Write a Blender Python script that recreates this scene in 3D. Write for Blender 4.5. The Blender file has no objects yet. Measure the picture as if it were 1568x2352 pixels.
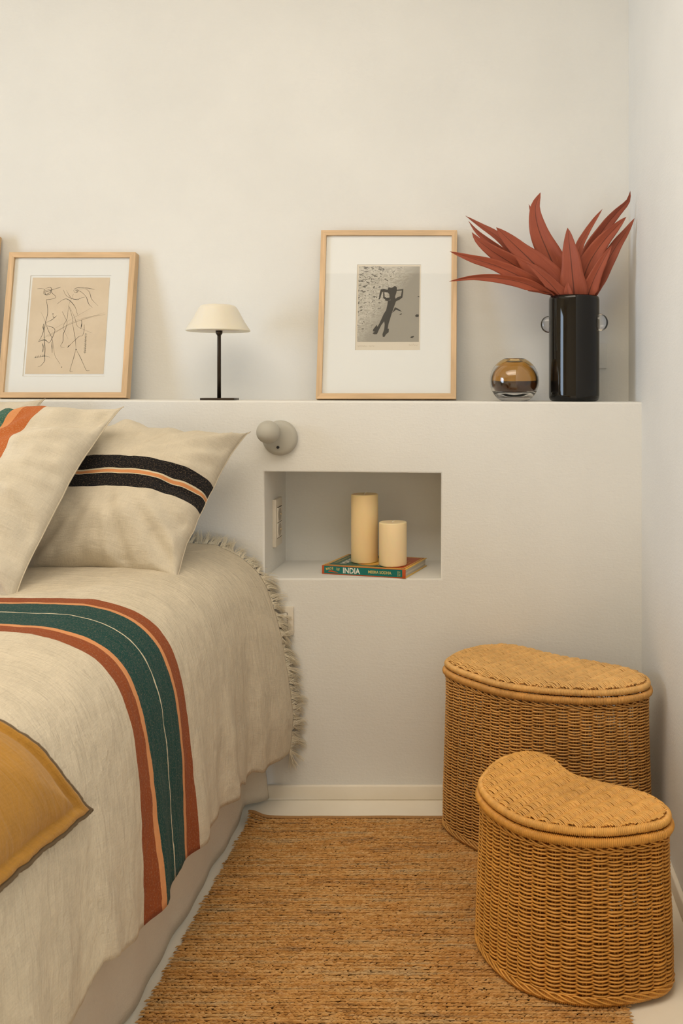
import bpy, bmesh, math, random
import numpy as np
from mathutils import Vector, Matrix, noise as mnoise

random.seed(7)
rng = np.random.default_rng(11)
PI = math.pi
SC = bpy.context.scene
COL = SC.collection

# ------------------------------------------------------------------ camera
F, CX, CY, D, H = 2075.0, 1122.0, 893.0, 2.594, 1.176     # pixels, pixels, pixels, metres, metres
cam_data = bpy.data.cameras.new('camera')
cam = bpy.data.objects.new('camera', cam_data)
COL.objects.link(cam)
cam.location = (0, -D, H)
cam.rotation_euler = (PI/2, 0, 0)
cam_data.sensor_fit = 'HORIZONTAL'
cam_data.sensor_width = 36.0
cam_data.lens = F/1568*36.0
cam_data.shift_x = -(CX-784)/1568
cam_data.shift_y = -(1176-CY)/1568
cam_data.clip_start = 0.02
cam_data.dof.use_dof = True
cam_data.dof.focus_distance = 2.3
cam_data.dof.aperture_fstop = 16
SC.camera = cam

# ------------------------------------------------------------------ sky, light, exposure
world = bpy.data.worlds.new('sky')
SC.world = world
world.use_nodes = True
bg = world.node_tree.nodes['Background']
bg.inputs['Color'].default_value = (0.77, 0.95, 1.17, 1)
bg.inputs['Strength'].default_value = 8.7
WIN = (-3.5, -1.9, 0.10, 2.5)      # opening in the left wall: y0, y1, z0, z1
XL, XR, YB, YF, ZC = -4.9, 0.439, 0.2425, -5.6, 2.95

def portal(name, loc, rot, sx, sy):
    l = bpy.data.lights.new(name, 'AREA')
    l.shape = 'RECTANGLE'; l.size = sx; l.size_y = sy
    l.cycles.is_portal = True
    o = bpy.data.objects.new(name, l); COL.objects.link(o)
    o.location = loc; o.rotation_euler = rot
portal('sky_portal', (XL-0.10, (WIN[0]+WIN[1])/2, (WIN[2]+WIN[3])/2), (0, -PI/2, 0), WIN[3]-WIN[2], WIN[1]-WIN[0])
# added overhead fill, no such lamp known in the room: warm and broad
ld = bpy.data.lights.new('overhead_fill', 'AREA'); ld.shape = 'RECTANGLE'; ld.size = 2.0; ld.size_y = 1.4
ld.energy = 40.0; ld.color = (1.0, 0.90, 0.76)
lo = bpy.data.objects.new('overhead_fill', ld); COL.objects.link(lo); lo.location = (-0.7, -1.95, ZC-0.03)
SC.view_settings.view_transform = 'Standard'
SC.view_settings.look = 'None'
SC.view_settings.gamma = 1.0
SC.view_settings.use_curve_mapping = False
SC.view_settings.exposure = 0.04
SC.cycles.diffuse_bounces = 6
SC.cycles.max_bounces = 14
SC.cycles.adaptive_threshold = 0.02
SC.cycles.transmission_bounces = 10
SC.cycles.caustics_reflective = False

# ------------------------------------------------------------------ helpers
def at(px, py, y):
    """point of the photograph at depth y, as a place in the room"""
    d = y + D
    return Vector(((px-CX)*d/F, y, H-(py-CY)*d/F))
def lin(r, g, b):
    f = lambda c: (c/255/12.92 if c/255 <= 0.04045 else ((c/255+0.055)/1.055)**2.4)
    return (f(r), f(g), f(b), 1.0)
def tag(o, label=None, cat=None, group=None, kind=None):
    if label: o['label'] = label
    if cat: o['category'] = cat
    if group: o['group'] = group
    if kind: o['kind'] = kind
    return o
def empty(name, loc, label, cat, group=None, rot=(0,0,0)):
    o = bpy.data.objects.new(name, None); COL.objects.link(o)
    o.empty_display_size = 0.05
    o.location = loc; o.rotation_euler = rot
    return tag(o, label, cat, group)
def link(name, me, mat, parent=None, world_space=True):
    o = bpy.data.objects.new(name, me); COL.objects.link(o)
    if mat is not None:
        for m in (mat if isinstance(mat, (list, tuple)) else [mat]):
            me.materials.append(m)
    if parent is not None:
        o.parent = parent
        if world_space:
            chain = parent
            mw = Matrix.Identity(4)
            while chain is not None:
                mw = chain.matrix_basis @ mw if chain.parent is None else chain.matrix_parent_inverse @ chain.matrix_basis @ mw
                chain = chain.parent
            o.matrix_parent_inverse = mw.inverted()
    return o
def fast(name, V, Q, mat, parent=None, uv=None, local=False):
    """mesh from numpy arrays of quads"""
    V = np.asarray(V, dtype=np.float32); Q = np.asarray(Q, dtype=np.int32)
    me = bpy.data.meshes.new(name)
    me.vertices.add(len(V)); me.vertices.foreach_set('co', V.ravel())
    k = Q.shape[1]
    me.loops.add(Q.size); me.loops.foreach_set('vertex_index', Q.ravel())
    me.polygons.add(len(Q)); me.polygons.foreach_set('loop_start', np.arange(0, Q.size, k, dtype=np.int32))
    if uv is not None:
        l = me.uv_layers.new(name='UVMap')
        l.data.foreach_set('uv', np.asarray(uv, dtype=np.float32)[Q.ravel()].ravel())
    me.update(calc_edges=True); me.validate()
    return link(name, me, mat, parent, not local)
def pyd(name, verts, faces, mat, parent=None, smooth=False, local=False, bevel=0, seg=2):
    bm = bmesh.new()
    vs = [bm.verts.new(v) for v in verts]
    for f in faces: bm.faces.new([vs[i] for i in f])
    bmesh.ops.recalc_face_normals(bm, faces=bm.faces)
    if bevel:
        bmesh.ops.bevel(bm, geom=[e for e in bm.edges if len(e.link_faces) == 2 and e.calc_face_angle(0) > 0.3], offset=bevel, segments=seg, affect='EDGES', profile=0.5)
    me = bpy.data.meshes.new(name); bm.to_mesh(me); bm.free()
    for p in me.polygons: p.use_smooth = smooth
    return link(name, me, mat, parent, not local)
def boxv(x0, x1, y0, y1, z0, z1):
    v = [(x, y, z) for x in (x0, x1) for y in (y0, y1) for z in (z0, z1)]
    f = [(0,1,3,2), (4,6,7,5), (0,4,5,1), (2,3,7,6), (0,2,6,4), (1,5,7,3)]
    return v, f
def box(name, x0, x1, y0, y1, z0, z1, mat, parent=None, bevel=0, local=False, seg=2):
    v, f = boxv(x0, x1, y0, y1, z0, z1)
    return pyd(name, v, f, mat, parent, bevel > 0, local, bevel, seg)
def lathe(name, prof, mat, parent=None, loc=(0,0,0), axis='Z', n=64, local=False, M=None):
    """profile (r, h) revolved; axis 'Z' up, or '-Y' towards the room"""
    prof = np.array(prof, float); k = len(prof)
    a = np.linspace(0, 2*PI, n, endpoint=False)
    V = np.zeros((n, k, 3))
    V[:, :, 0] = np.cos(a)[:, None]*prof[None, :, 0]
    V[:, :, 1] = np.sin(a)[:, None]*prof[None, :, 0]
    V[:, :, 2] = prof[None, :, 1]
    V = V.reshape(-1, 3)
    if axis == '-Y': V = np.stack([V[:, 0], -V[:, 2], V[:, 1]], 1)
    if axis == 'X': V = np.stack([V[:, 2], V[:, 0], V[:, 1]], 1)
    if M is not None: V = V @ np.array(M).T
    V = V + np.array(loc)
    Q = []
    for i in range(n):
        for j in range(k-1):
            Q.append((i*k+j, ((i+1) % n)*k+j, ((i+1) % n)*k+j+1, i*k+j+1))
    o = fast(name, V, Q, mat, parent, local=local)
    bm = bmesh.new(); bm.from_mesh(o.data)
    bmesh.ops.remove_doubles(bm, verts=bm.verts, dist=1e-6)
    bmesh.ops.recalc_face_normals(bm, faces=bm.faces)
    bm.to_mesh(o.data); bm.free()
    return o
def spline(P, n, closed=False):
    """Catmull-Rom through P, resampled evenly to n points"""
    P = np.asarray(P, float)
    if closed: Q = np.vstack([P[-1:], P, P[:2]])
    else: Q = np.vstack([2*P[0]-P[1], P, 2*P[-1]-P[-2]])
    out = []
    for i in range(1, len(Q)-2):
        t = np.linspace(0, 1, 24, endpoint=False)[:, None]
        p0, p1, p2, p3 = Q[i-1], Q[i], Q[i+1], Q[i+2]
        out.append(0.5*((2*p1)+(-p0+p2)*t+(2*p0-5*p1+4*p2-p3)*t**2+(-p0+3*p1-3*p2+p3)*t**3))
    out = np.vstack(out)
    out = np.vstack([out, out[:1] if closed else Q[-2:-1]])
    L = np.r_[0, np.cumsum(np.linalg.norm(np.diff(out, axis=0), axis=1))]
    s = np.linspace(0, L[-1], n+1)[:-1] if closed else np.linspace(0, L[-1], n)
    return np.stack([np.interp(s, L, out[:, k]) for k in range(out.shape[1])], 1)
def tube_arrays(paths, radii, sides=6, ref=(0, 0, 1), closed=False):
    VV, QQ, off = [], [], 0
    a = np.linspace(0, 2*PI, sides, endpoint=False)
    for P, r in zip(paths, radii):
        P = np.asarray(P, float); n = len(P)
        T = (np.roll(P, -1, 0)-np.roll(P, 1, 0)) if closed else np.gradient(P, axis=0)
        T /= np.linalg.norm(T, axis=1)[:, None]+1e-12
        N = np.cross(T, np.array(ref, float)); l = np.linalg.norm(N, axis=1)
        N[l < 1e-4] = np.cross(T[l < 1e-4], np.array([0.31, 0.95, 0.05])) if (l < 1e-4).any() else N[l < 1e-4]
        N /= np.linalg.norm(N, axis=1)[:, None]+1e-12
        B = np.cross(T, N)
        r = np.broadcast_to(np.asarray(r, float), (n,))
        V = P[:, None, :]+r[:, None, None]*(np.cos(a)[None, :, None]*N[:, None, :]+np.sin(a)[None, :, None]*B[:, None, :])
        VV.append(V.reshape(-1, 3))
        m = n if closed else n-1
        i = np.arange(m)[:, None]; j = np.arange(sides)[None, :]
        i2 = (i+1) % n; j2 = (j+1) % sides
        QQ.append((np.stack([i*sides+j, i2*sides+j, i2*sides+j2, i*sides+j2], -1)+off).reshape(-1, 4))
        off += n*sides
    return np.vstack(VV), np.vstack(QQ)
def tubes(name, paths, radii, mat, parent=None, sides=6, ref=(0, 0, 1), closed=False, local=False):
    V, Q = tube_arrays(paths, radii, sides, ref, closed)
    return fast(name, V, Q, mat, parent, local=local)
def vnoise(P, scale, seed=0.0):
    return np.array([mnoise.noise(Vector((p[0]*scale+seed, p[1]*scale+seed*1.7, p[2]*scale-seed))) for p in P])

# ------------------------------------------------------------------ materials
def mat(name, color, rough=0.6, spec=0.4, **kw):
    m = bpy.data.materials.new(name); m.use_nodes = True
    b = m.node_tree.nodes['Principled BSDF']
    b.inputs['Base Color'].default_value = color
    b.inputs['Roughness'].default_value = rough
    b.inputs['Specular IOR Level'].default_value = spec
    for k, v in kw.items(): b.inputs[k.replace('_', ' ')].default_value = v
    return m
class NT:
    def __init__(s, m): s.m = m; s.t = m.node_tree; s.b = s.t.nodes['Principled BSDF']
    def n(s, typ, **kw):
        x = s.t.nodes.new('ShaderNode'+typ)
        for k, v in kw.items():
            if hasattr(x, k): setattr(x, k, v)
            else: x.inputs[k.replace('_', ' ')].default_value = v
        return x
    def l(s, a, b): s.t.links.new(a, b)
    def coords(s, kind='Object', scale=(1, 1, 1), rot=(0, 0, 0)):
        tc = s.n('TexCoord'); mp = s.n('Mapping')
        mp.inputs['Scale'].default_value = scale; mp.inputs['Rotation'].default_value = rot
        s.l(tc.outputs[kind], mp.inputs['Vector']); return mp.outputs['Vector']
    def noise(s, vec, scale, detail=3, rough=0.55, dist=0.0):
        x = s.n('TexNoise'); x.inputs['Scale'].default_value = scale; x.inputs['Detail'].default_value = detail
        x.inputs['Roughness'].default_value = rough; x.inputs['Distortion'].default_value = dist
        s.l(vec, x.inputs['Vector']); return x.outputs['Fac']
    def ramp(s, fac, stops, interp='LINEAR'):
        r = s.n('ValToRGB'); cr = r.color_ramp; cr.interpolation = interp
        while len(cr.elements) < len(stops): cr.elements.new(0.5)
        for e, (p, c) in zip(cr.elements, stops): e.position = p; e.color = c
        s.l(fac, r.inputs['Fac']); return r.outputs['Color']
    def mix(s, fac, a, b, typ='MIX'):
        x = s.n('Mix'); x.data_type = 'RGBA'; x.blend_type = typ
        for sock, v in ((x.inputs[0], fac), (x.inputs[6], a), (x.inputs[7], b)):
            if hasattr(v, 'links') or hasattr(v, 'is_output'): s.l(v, sock)
            else: sock.default_value = v
        return x.outputs[2]
    def math(s, op, a, b=None, c=None):
        x = s.n('Math'); x.operation = op
        for i, v in enumerate((a, b, c)):
            if v is None: continue
            if hasattr(v, 'is_output'): s.l(v, x.inputs[i])
            else: x.inputs[i].default_value = v
        return x.outputs[0]
    def bump(s, heights, dist=0.01):
        prev = None
        for h, st in heights:
            b = s.n('Bump'); b.inputs['Strength'].default_value = st; b.inputs['Distance'].default_value = dist
            s.l(h, b.inputs['Height'])
            if prev is not None: s.l(prev, b.inputs['Normal'])
            prev = b.outputs['Normal']
        s.l(prev, s.b.inputs['Normal'])
    def color(s, c): s.l(c, s.b.inputs['Base Color'])

def plaster(name, c, seed=0.0, amt=1.0):
    m = mat(name, c, 0.75, 0.25); t = NT(m)
    v = t.coords('Object')
    sv = t.coords('Object', (5, 5, 22), (0.3, 0.5+seed, 0.2))
    n1 = t.noise(v, 3.0, 3); n2 = t.noise(v, 130, 4, 0.6); n3 = t.noise(sv, 6.0, 4, 0.6, 0.8)
    c2 = tuple(x*0.955 for x in c[:3])+(1,)
    t.color(t.ramp(n1, [(0.35, c2), (0.65, c)]))
    t.bump([(n1, 0.10*amt), (n3, 0.07*amt), (n2, 0.08*amt)], 0.012)
    return m
WALLC = (0.765, 0.765, 0.745, 1)
M_wall = plaster('white_lime_plaster', WALLC)
M_ledge = plaster('white_trowelled_plaster', (0.77, 0.76, 0.725, 1), 0.8, 1.2)
M_room = mat('room_paint', (0.80, 0.66, 0.47, 1), 0.8, 0.2)
M_ceil = mat('ceiling_paint', (0.82, 0.69, 0.50, 1), 0.8, 0.2)
M_floor = mat('cream_microcement', (0.74, 0.65, 0.52, 1), 0.65, 0.2)
t = NT(M_floor); v = t.coords('Object')
t.color(t.ramp(t.noise(v, 3.2, 5, 0.6), [(0.3, (0.81, 0.745, 0.63, 1)), (0.7, (0.87, 0.815, 0.71, 1))]))
t.bump([(t.noise(v, 60, 4), 0.06)])

def linen(name, c, var=0.08, uv=True, s=1.0, sheen=0.05, wrinkle=0.5):
    """woven cloth; s: metres per unit of the coordinates"""
    m = mat(name, c, 0.92, 0.1); t = NT(m); m.node_tree.nodes['Principled BSDF'].inputs['Sheen Weight'].default_value = sheen
    K = 'UV' if uv else 'Object'; t.s = s
    a = t.noise(t.coords(K, (9*s, 95*s, 60*s)), 4, 3, 0.65)
    b = t.noise(t.coords(K, (95*s, 9*s, 60*s)), 4, 3, 0.65)
    f = t.noise(t.coords(K, (300*s, 300*s, 300*s)), 1.4, 2, 0.6)
    d = t.noise(t.coords(K, (s, s, s)), 16, 5, 0.6, 0.5)
    e = t.noise(t.coords(K, (5*s, 22*s, 5*s), (0, 0, 0.35)), 2.2, 4, 0.55, 1.2)
    dk = tuple(x*(1-var*2.2) for x in c[:3])+(1,)
    lt = tuple(min(1, x*(1+var*0.9)) for x in c[:3])+(1,)
    mixf = t.math('ADD', t.math('MULTIPLY', a, 0.35), t.math('ADD', t.math('MULTIPLY', b, 0.35), t.math('MULTIPLY', f, 0.30)))
    base = t.ramp(mixf, [(0.38, dk), (0.62, lt)])
    t.base = t.mix(0.35, base, t.ramp(d, [(0.35, dk), (0.65, lt)]))
    t.color(t.base)
    t.bump([(d, 0.35*wrinkle), (e, 0.45*wrinkle), (a, 0.12), (b, 0.12), (f, 0.10)], 0.012)
    t.fib = mixf
    return m, t
LINEN = (0.67, 0.605, 0.49, 1)
C_RUST, C_PEACH, C_TEAL, C_CREAM = (0.27, 0.066, 0.020, 1), (0.66, 0.29, 0.12, 1), (0.010, 0.055, 0.050, 1), (0.66, 0.58, 0.42, 1)
def stripes(t, coord, stops, speck=0.35):
    """constant colour bands along one coordinate, woven into the linen: stops (pos, colour or None)"""
    alpha = t.ramp(coord, [(p, (1, 1, 1, 1) if c else (0, 0, 0, 1)) for p, c in stops], 'CONSTANT')
    col = t.ramp(coord, [(p, c or (0, 0, 0, 1)) for p, c in stops], 'CONSTANT')
    fl = t.noise(t.coords('UV', (260*t.s, 420*t.s, 1)), 1.0, 2, 0.7)
    fleck = t.ramp(fl, [(0.54, (0, 0, 0, 1)), (0.68, (1, 1, 1, 1))])
    light = t.mix(speck, col, (0.6, 0.42, 0.25, 1))
    col2 = t.mix(fleck, col, light)
    t.color(t.mix(alpha, t.base, col2))

# bedspread: v runs along the bed (metres), stripe between y -0.72 and -0.985
M_spread, t = linen('cream_striped_linen', (0.66, 0.58, 0.45, 1), 0.10, True, 1.0, 0.05, 1.0)
sep = t.n('SeparateXYZ'); tc = t.n('TexCoord'); t.l(tc.outputs['UV'], sep.inputs[0])
wob = t.noise(t.coords('UV', (9, 60, 1)), 3, 3)
vv = t.math('ADD', sep.outputs[1], t.math('MULTIPLY_ADD', wob, 0.006, -0.003))
vm = t.math('MULTIPLY_ADD', vv, 1/0.4, -0.65/0.4)              # y -0.65..-1.05 -> 0..1 (uv v is -y)
q = lambda y: (y-0.65)/0.4
stripes(t, vm, [(0, None), (q(.722), C_RUST), (q(.764), C_PEACH), (q(.776), C_TEAL), (q(.846), C_CREAM), (q(.8495), C_TEAL), (q(.931), C_PEACH), (q(.944), C_RUST), (q(.985), None)], 0.25)
M_thread = mat('fringe_thread', (0.84, 0.76, 0.60, 1), 0.9, 0.1)
M_pillow, t = linen('cream_pillow_linen', LINEN, 0.07, True, 0.52)
M_pillow_black, t = linen('cream_linen_black_bands', (0.66, 0.59, 0.47, 1), 0.07, True, 0.5)
sep = t.n('SeparateXYZ'); tc = t.n('TexCoord'); t.l(tc.outputs['UV'], sep.inputs[0])
C_BLK = (0.012, 0.012, 0.014, 1)
stripes(t, sep.outputs[1], [(0, None), (.405, C_BLK), (.480, C_CREAM), (.485, C_PEACH), (.502, C_CREAM), (.507, C_BLK), (.582, None)], 0.22)
M_pillow_stripe, t = linen('cream_linen_rust_bands', LINEN, 0.07, True, 0.57)
sep = t.n('SeparateXYZ'); tc = t.n('TexCoord'); t.l(tc.outputs['UV'], sep.inputs[0])
C_OR = (0.46, 0.13, 0.035, 1)
stripes(t, sep.outputs[0], [(0, None), (.28, C_OR), (.35, C_PEACH), (.37, (0.045, 0.13, 0.10, 1)), (.62, C_PEACH), (.645, C_OR), (.73, None)], 0.45)
M_yellow, t = linen('mustard_velvet', (0.47, 0.235, 0.040, 1), 0.10, True, 0.42, 0.15, 0.7)
M_trim = mat('grey_brown_overlock', (0.16, 0.115, 0.07, 1), 0.9, 0.1)
M_skirt, t = linen('white_cotton', (0.72, 0.66, 0.56, 1), 0.02, False, 1.0, 0.02, 0.3)
M_seam = mat('seam_thread', (0.60, 0.52, 0.40, 1), 0.9, 0.1)

def wood(name, c, scale=(1, 1, 1)):
    m = mat(name, c, 0.5, 0.35); t = NT(m)
    a = t.noise(t.coords('UV', (2.5, 60, 1)), 3, 4, 0.6, 0.3)
    b = t.noise(t.coords('UV', (1.5, 14, 1)), 2, 2, 0.5, 1.5)
    dk = tuple(x*0.80 for x in c[:3])+(1,); lt = tuple(min(1, x*1.07) for x in c[:3])+(1,)
    t.color(t.mix(0.5, t.ramp(a, [(0.35, dk), (0.65, lt)]), t.ramp(b, [(0.4, dk), (0.6, lt)])))
    t.bump([(a, 0.08)], 0.002)
    return m
M_wood = wood('pale_maple', (0.68, 0.47, 0.275, 1))
M_mat = mat('white_mount_board', (0.76, 0.77, 0.755, 1), 0.9, 0.1)
M_bevel = mat('mount_bevel', (0.70, 0.68, 0.63, 1), 0.9, 0.1)
M_paper = mat('buff_paper', (0.66, 0.55, 0.41, 1), 0.9, 0.1)
t = NT(M_paper); t.color(t.ramp(t.noise(t.coords('Object'), 9, 4), [(0.3, (0.62, 0.51, 0.375, 1)), (0.7, (0.685, 0.575, 0.435, 1))]))
M_graphite = mat('graphite_line', (0.045, 0.045, 0.04, 1), 0.8, 0.2)
M_faint = mat('faint_pencil', (0.45, 0.37, 0.27, 1), 0.9, 0.1)
M_photo_paper = mat('ivory_photo_paper', (0.66, 0.60, 0.50, 1), 0.8, 0.2)
M_sand = mat('printed_sand', (0.42, 0.39, 0.33, 1), 0.6, 0.3)
t = NT(M_sand)
uvv = t.coords('UV'); sx = t.n('SeparateXYZ'); t.l(uvv, sx.inputs[0])
n1 = t.noise(t.coords('UV', (8, 19, 1), (0, 0, 0.22)), 1.7, 4, 0.6, 0.7)
n2 = t.noise(t.coords('UV', (160, 200, 1)), 2, 2, 0.6)
grad = t.math('ADD', t.math('MULTIPLY_ADD', sx.outputs[1], 0.55, 0.10), t.math('MULTIPLY', sx.outputs[0], -0.62))
thr = t.math('ADD', n1, t.math('MULTIPLY_ADD', grad, -0.18, 0.05))
rough_ = t.ramp(thr, [(0.30, (0.05, 0.048, 0.042, 1)), (0.40, (0.14, 0.13, 0.11, 1)), (0.44, (0.66, 0.63, 0.55, 1)), (0.52, (0.52, 0.49, 0.42, 1)), (0.62, (0.38, 0.355, 0.30, 1))])
flat_ = t.ramp(n2, [(0.3, (0.26, 0.245, 0.205, 1)), (0.7, (0.36, 0.335, 0.285, 1))])
fm = t.ramp(grad, [(0.0, (0, 0, 0, 1)), (0.22, (1, 1, 1, 1))])
t.color(t.mix(fm, flat_, t.mix(0.25, rough_, flat_)))
M_shadowprint = mat('printed_shadow', (0.05, 0.047, 0.04, 1), 0.6, 0.3)
M_pane = bpy.data.materials.new('picture_glass'); M_pane.use_nodes = True
nt = M_pane.node_tree; nt.nodes.clear()
out = nt.nodes.new('ShaderNodeOutputMaterial'); mx = nt.nodes.new('ShaderNodeMixShader'); tr = nt.nodes.new('ShaderNodeBsdfTransparent'); gl = nt.nodes.new('ShaderNodeBsdfGlossy'); fr = nt.nodes.new('ShaderNodeMath'); lw = nt.nodes.new('ShaderNodeLayerWeight'); ad = nt.nodes.new('ShaderNodeMath')
gl.inputs['Roughness'].default_value = 0.02; lw.inputs['Blend'].default_value = 0.5; ad.operation = 'POWER'; ad.inputs[1].default_value = 5.0; fr.operation = 'MULTIPLY_ADD'; fr.inputs[1].default_value = 0.9; fr.inputs[2].default_value = 0.015
nt.links.new(lw.outputs['Facing'], ad.inputs[0]); nt.links.new(ad.outputs[0], fr.inputs[0])
for a, b in ((fr.outputs[0], mx.inputs[0]), (tr.outputs[0], mx.inputs[1]), (gl.outputs[0], mx.inputs[2]), (mx.outputs[0], out.inputs[0])): nt.links.new(a, b)

def wicker(name, c):
    m = mat(name, c, 0.45, 0.45); t = NT(m)
    a = t.noise(t.coords('Object', (1, 1, 1)), 55, 3, 0.6)
    b = t.noise(t.coords('Object', (1, 1, 1)), 5, 3, 0.6)
    dk = tuple(x*0.55 for x in c[:3])+(1,); lt = tuple(min(1, x*1.25) for x in c[:3])+(1,)
    t.color(t.mix(0.6, t.ramp(a, [(0.3, dk), (0.7, lt)]), t.ramp(b, [(0.3, (c[0]*.8, c[1]*.75, c[2]*.7, 1)), (0.7, lt)])))
    return m
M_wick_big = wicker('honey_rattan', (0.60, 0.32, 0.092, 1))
M_wick_big_lid = wicker('pale_honey_rattan', (0.72, 0.43, 0.15, 1))  # lid tone, paler than the basket body
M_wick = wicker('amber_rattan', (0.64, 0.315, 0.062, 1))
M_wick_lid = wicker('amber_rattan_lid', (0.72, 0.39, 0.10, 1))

M_jute = mat('braided_jute', (0.36, 0.20, 0.085, 1), 0.9, 0.1)
t = NT(M_jute)
g = t.n('NewGeometry')
row = t.noise(t.coords('Object', (2.2, 75, 1)), 1.0, 2, 0.6)
patch = t.noise(t.coords('Object', (9, 26, 1)), 1.0, 3, 0.6)
c1 = t.ramp(g.outputs['Random Per Island'], [(0.0, (0.24, 0.115, 0.038, 1)), (0.3, (0.46, 0.245, 0.085, 1)), (0.7, (0.58, 0.33, 0.13, 1)), (1.0, (0.72, 0.47, 0.24, 1))])
c2 = t.ramp(t.math('MULTIPLY_ADD', row, 0.55, t.math('MULTIPLY', patch, 0.45)), [(0.38, (0.26, 0.145, 0.062, 1)), (0.46, (0.52, 0.24, 0.058, 1)), (0.53, (0.60, 0.335, 0.115, 1)), (0.62, (0.48, 0.345, 0.185, 1))])
t.color(t.mix(0.6, c1, c2))
M_jute_dark = mat('jute_backing', (0.10, 0.05, 0.02, 1), 0.95, 0.05)
M_jute_edge = mat('jute_binding', (0.40, 0.22, 0.09, 1), 0.9, 0.1)

M_leaf = mat('rust_red_leaf', (0.30, 0.052, 0.024, 1), 0.5, 0.35)
t = NT(M_leaf)
st = t.noise(t.coords('UV', (45, 1.2, 1)), 2, 3, 0.6)
oi = t.n('ObjectInfo')
big = t.noise(t.coords('UV', (3, 2.5, 1)), 1.5, 2)
sx = t.n('SeparateXYZ'); tc = t.n('TexCoord'); t.l(tc.outputs['UV'], sx.inputs[0])
rib = t.math('ABSOLUTE', t.math('SUBTRACT', sx.outputs[0], 0.5))
ribc = t.ramp(rib, [(0.010, (0.35, 0.35, 0.35, 1)), (0.035, (1, 1, 1, 1))])
c1 = t.ramp(st, [(0.3, (0.22, 0.045, 0.022, 1)), (0.7, (0.37, 0.085, 0.042, 1))])
c2 = t.mix(oi.outputs['Random'], (0.30, 0.075, 0.042, 1), t.ramp(big, [(0.3, (0.27, 0.055, 0.028, 1)), (0.7, (0.46, 0.098, 0.036, 1))]))
t.color(t.mix(1.0, t.mix(0.5, c1, c2), ribc, 'MULTIPLY'))
t.bump([(st, 0.25), (rib, 0.1)], 0.003)

M_black = mat('black_brown_glass', (0.006, 0.005, 0.004, 1), 0.03, 0.38)
M_clear = mat('clear_glass', (1, 1, 1, 1), 0.0, 0.5, Transmission_Weight=1.0, IOR=1.47)
M_amber_shaded = mat('shaded_amber_glass', (0.10, 0.035, 0.008, 1), 0.02, 0.5, Transmission_Weight=0.9, IOR=1.3)  # refracted shade of the ledge put into the amber colour
M_amber = mat('amber_glass', (0.86, 0.60, 0.25, 1), 0.0, 0.5, Transmission_Weight=1.0, IOR=1.3)
M_shade = mat('cream_resin', (0.75, 0.71, 0.61, 1), 0.55, 0.35, Subsurface_Weight=0.55, Subsurface_Scale=0.02)
M_shade.node_tree.nodes['Principled BSDF'].inputs['Subsurface Radius'].default_value = (1.0, 0.8, 0.45)
M_iron = mat('dark_bronze', (0.045, 0.032, 0.022, 1), 0.32, 0.5, Metallic=0.7)
M_steel = mat('brushed_edge', (0.60, 0.58, 0.53, 1), 0.4, 0.5, Metallic=0.3)
M_disc = mat('shade_diffuser', (0.62, 0.55, 0.46, 1), 0.4, 0.4)
M_grey = mat('grey_lacquer', (0.44, 0.42, 0.365, 1), 0.5, 0.35)
M_dial = mat('black_plastic', (0.01, 0.01, 0.012, 1), 0.4, 0.4)
M_plastic = mat('ivory_plastic', (0.74, 0.69, 0.60, 1), 0.35, 0.45)
M_plastic2 = mat('ivory_plate', (0.68, 0.62, 0.52, 1), 0.4, 0.45)
M_socket = mat('socket_recess', (0.40, 0.35, 0.28, 1), 0.4, 0.4)
M_pin = mat('brass_pin', (0.55, 0.45, 0.30, 1), 0.3, 0.5, Metallic=0.9)
M_gapline = mat('shadow_gap', (0.05, 0.04, 0.03, 1), 0.8, 0.1)
M_wax = mat('ivory_wax', (0.86, 0.66, 0.36, 1), 0.45, 0.35, Subsurface_Weight=0.45, Subsurface_Scale=0.02)
M_wax.node_tree.nodes['Principled BSDF'].inputs['Subsurface Radius'].default_value = (1.0, 0.55, 0.2)
M_wax2 = mat('pale_ivory_wax', (0.90, 0.73, 0.46, 1), 0.45, 0.35, Subsurface_Weight=0.45, Subsurface_Scale=0.02)
M_wax2.node_tree.nodes['Principled BSDF'].inputs['Subsurface Radius'].default_value = (1.0, 0.6, 0.25)
M_wickthread = mat('candle_wick', (0.85, 0.80, 0.68, 1), 0.8, 0.2)
B_TEAL = mat('print_teal', (0.006, 0.155, 0.135, 1), 0.35, 0.4)
B_TEALD = mat('print_dark_teal', (0.010, 0.10, 0.075, 1), 0.35, 0.4)
B_RED = mat('print_orange_red', (0.50, 0.085, 0.016, 1), 0.35, 0.4)
B_YEL = mat('print_yellow', (0.78, 0.50, 0.11, 1), 0.35, 0.4)
B_WHITE = mat('print_white', (0.78, 0.76, 0.68, 1), 0.4, 0.4)
B_GOLD = mat('print_gold', (0.62, 0.50, 0.17, 1), 0.4, 0.4)
B_PAGE = mat('page_block', (0.66, 0.62, 0.55, 1), 0.9, 0.1)
t = NT(B_PAGE); pg = t.noise(t.coords('Object', (2, 2, 900)), 1.0, 2, 0.6)
t.color(t.ramp(pg, [(0.35, (0.48, 0.44, 0.38, 1)), (0.65, (0.74, 0.70, 0.62, 1))]))

# ------------------------------------------------------------------ the room
S = lambda o: tag(o, kind='structure')
def ledge_z(x): return 1.1379-0.00375*(x-XR)
NX0, NX1, NZ0, NZ1, ND = -0.644, -0.1375, 0.631, 0.936, 0.272
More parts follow.
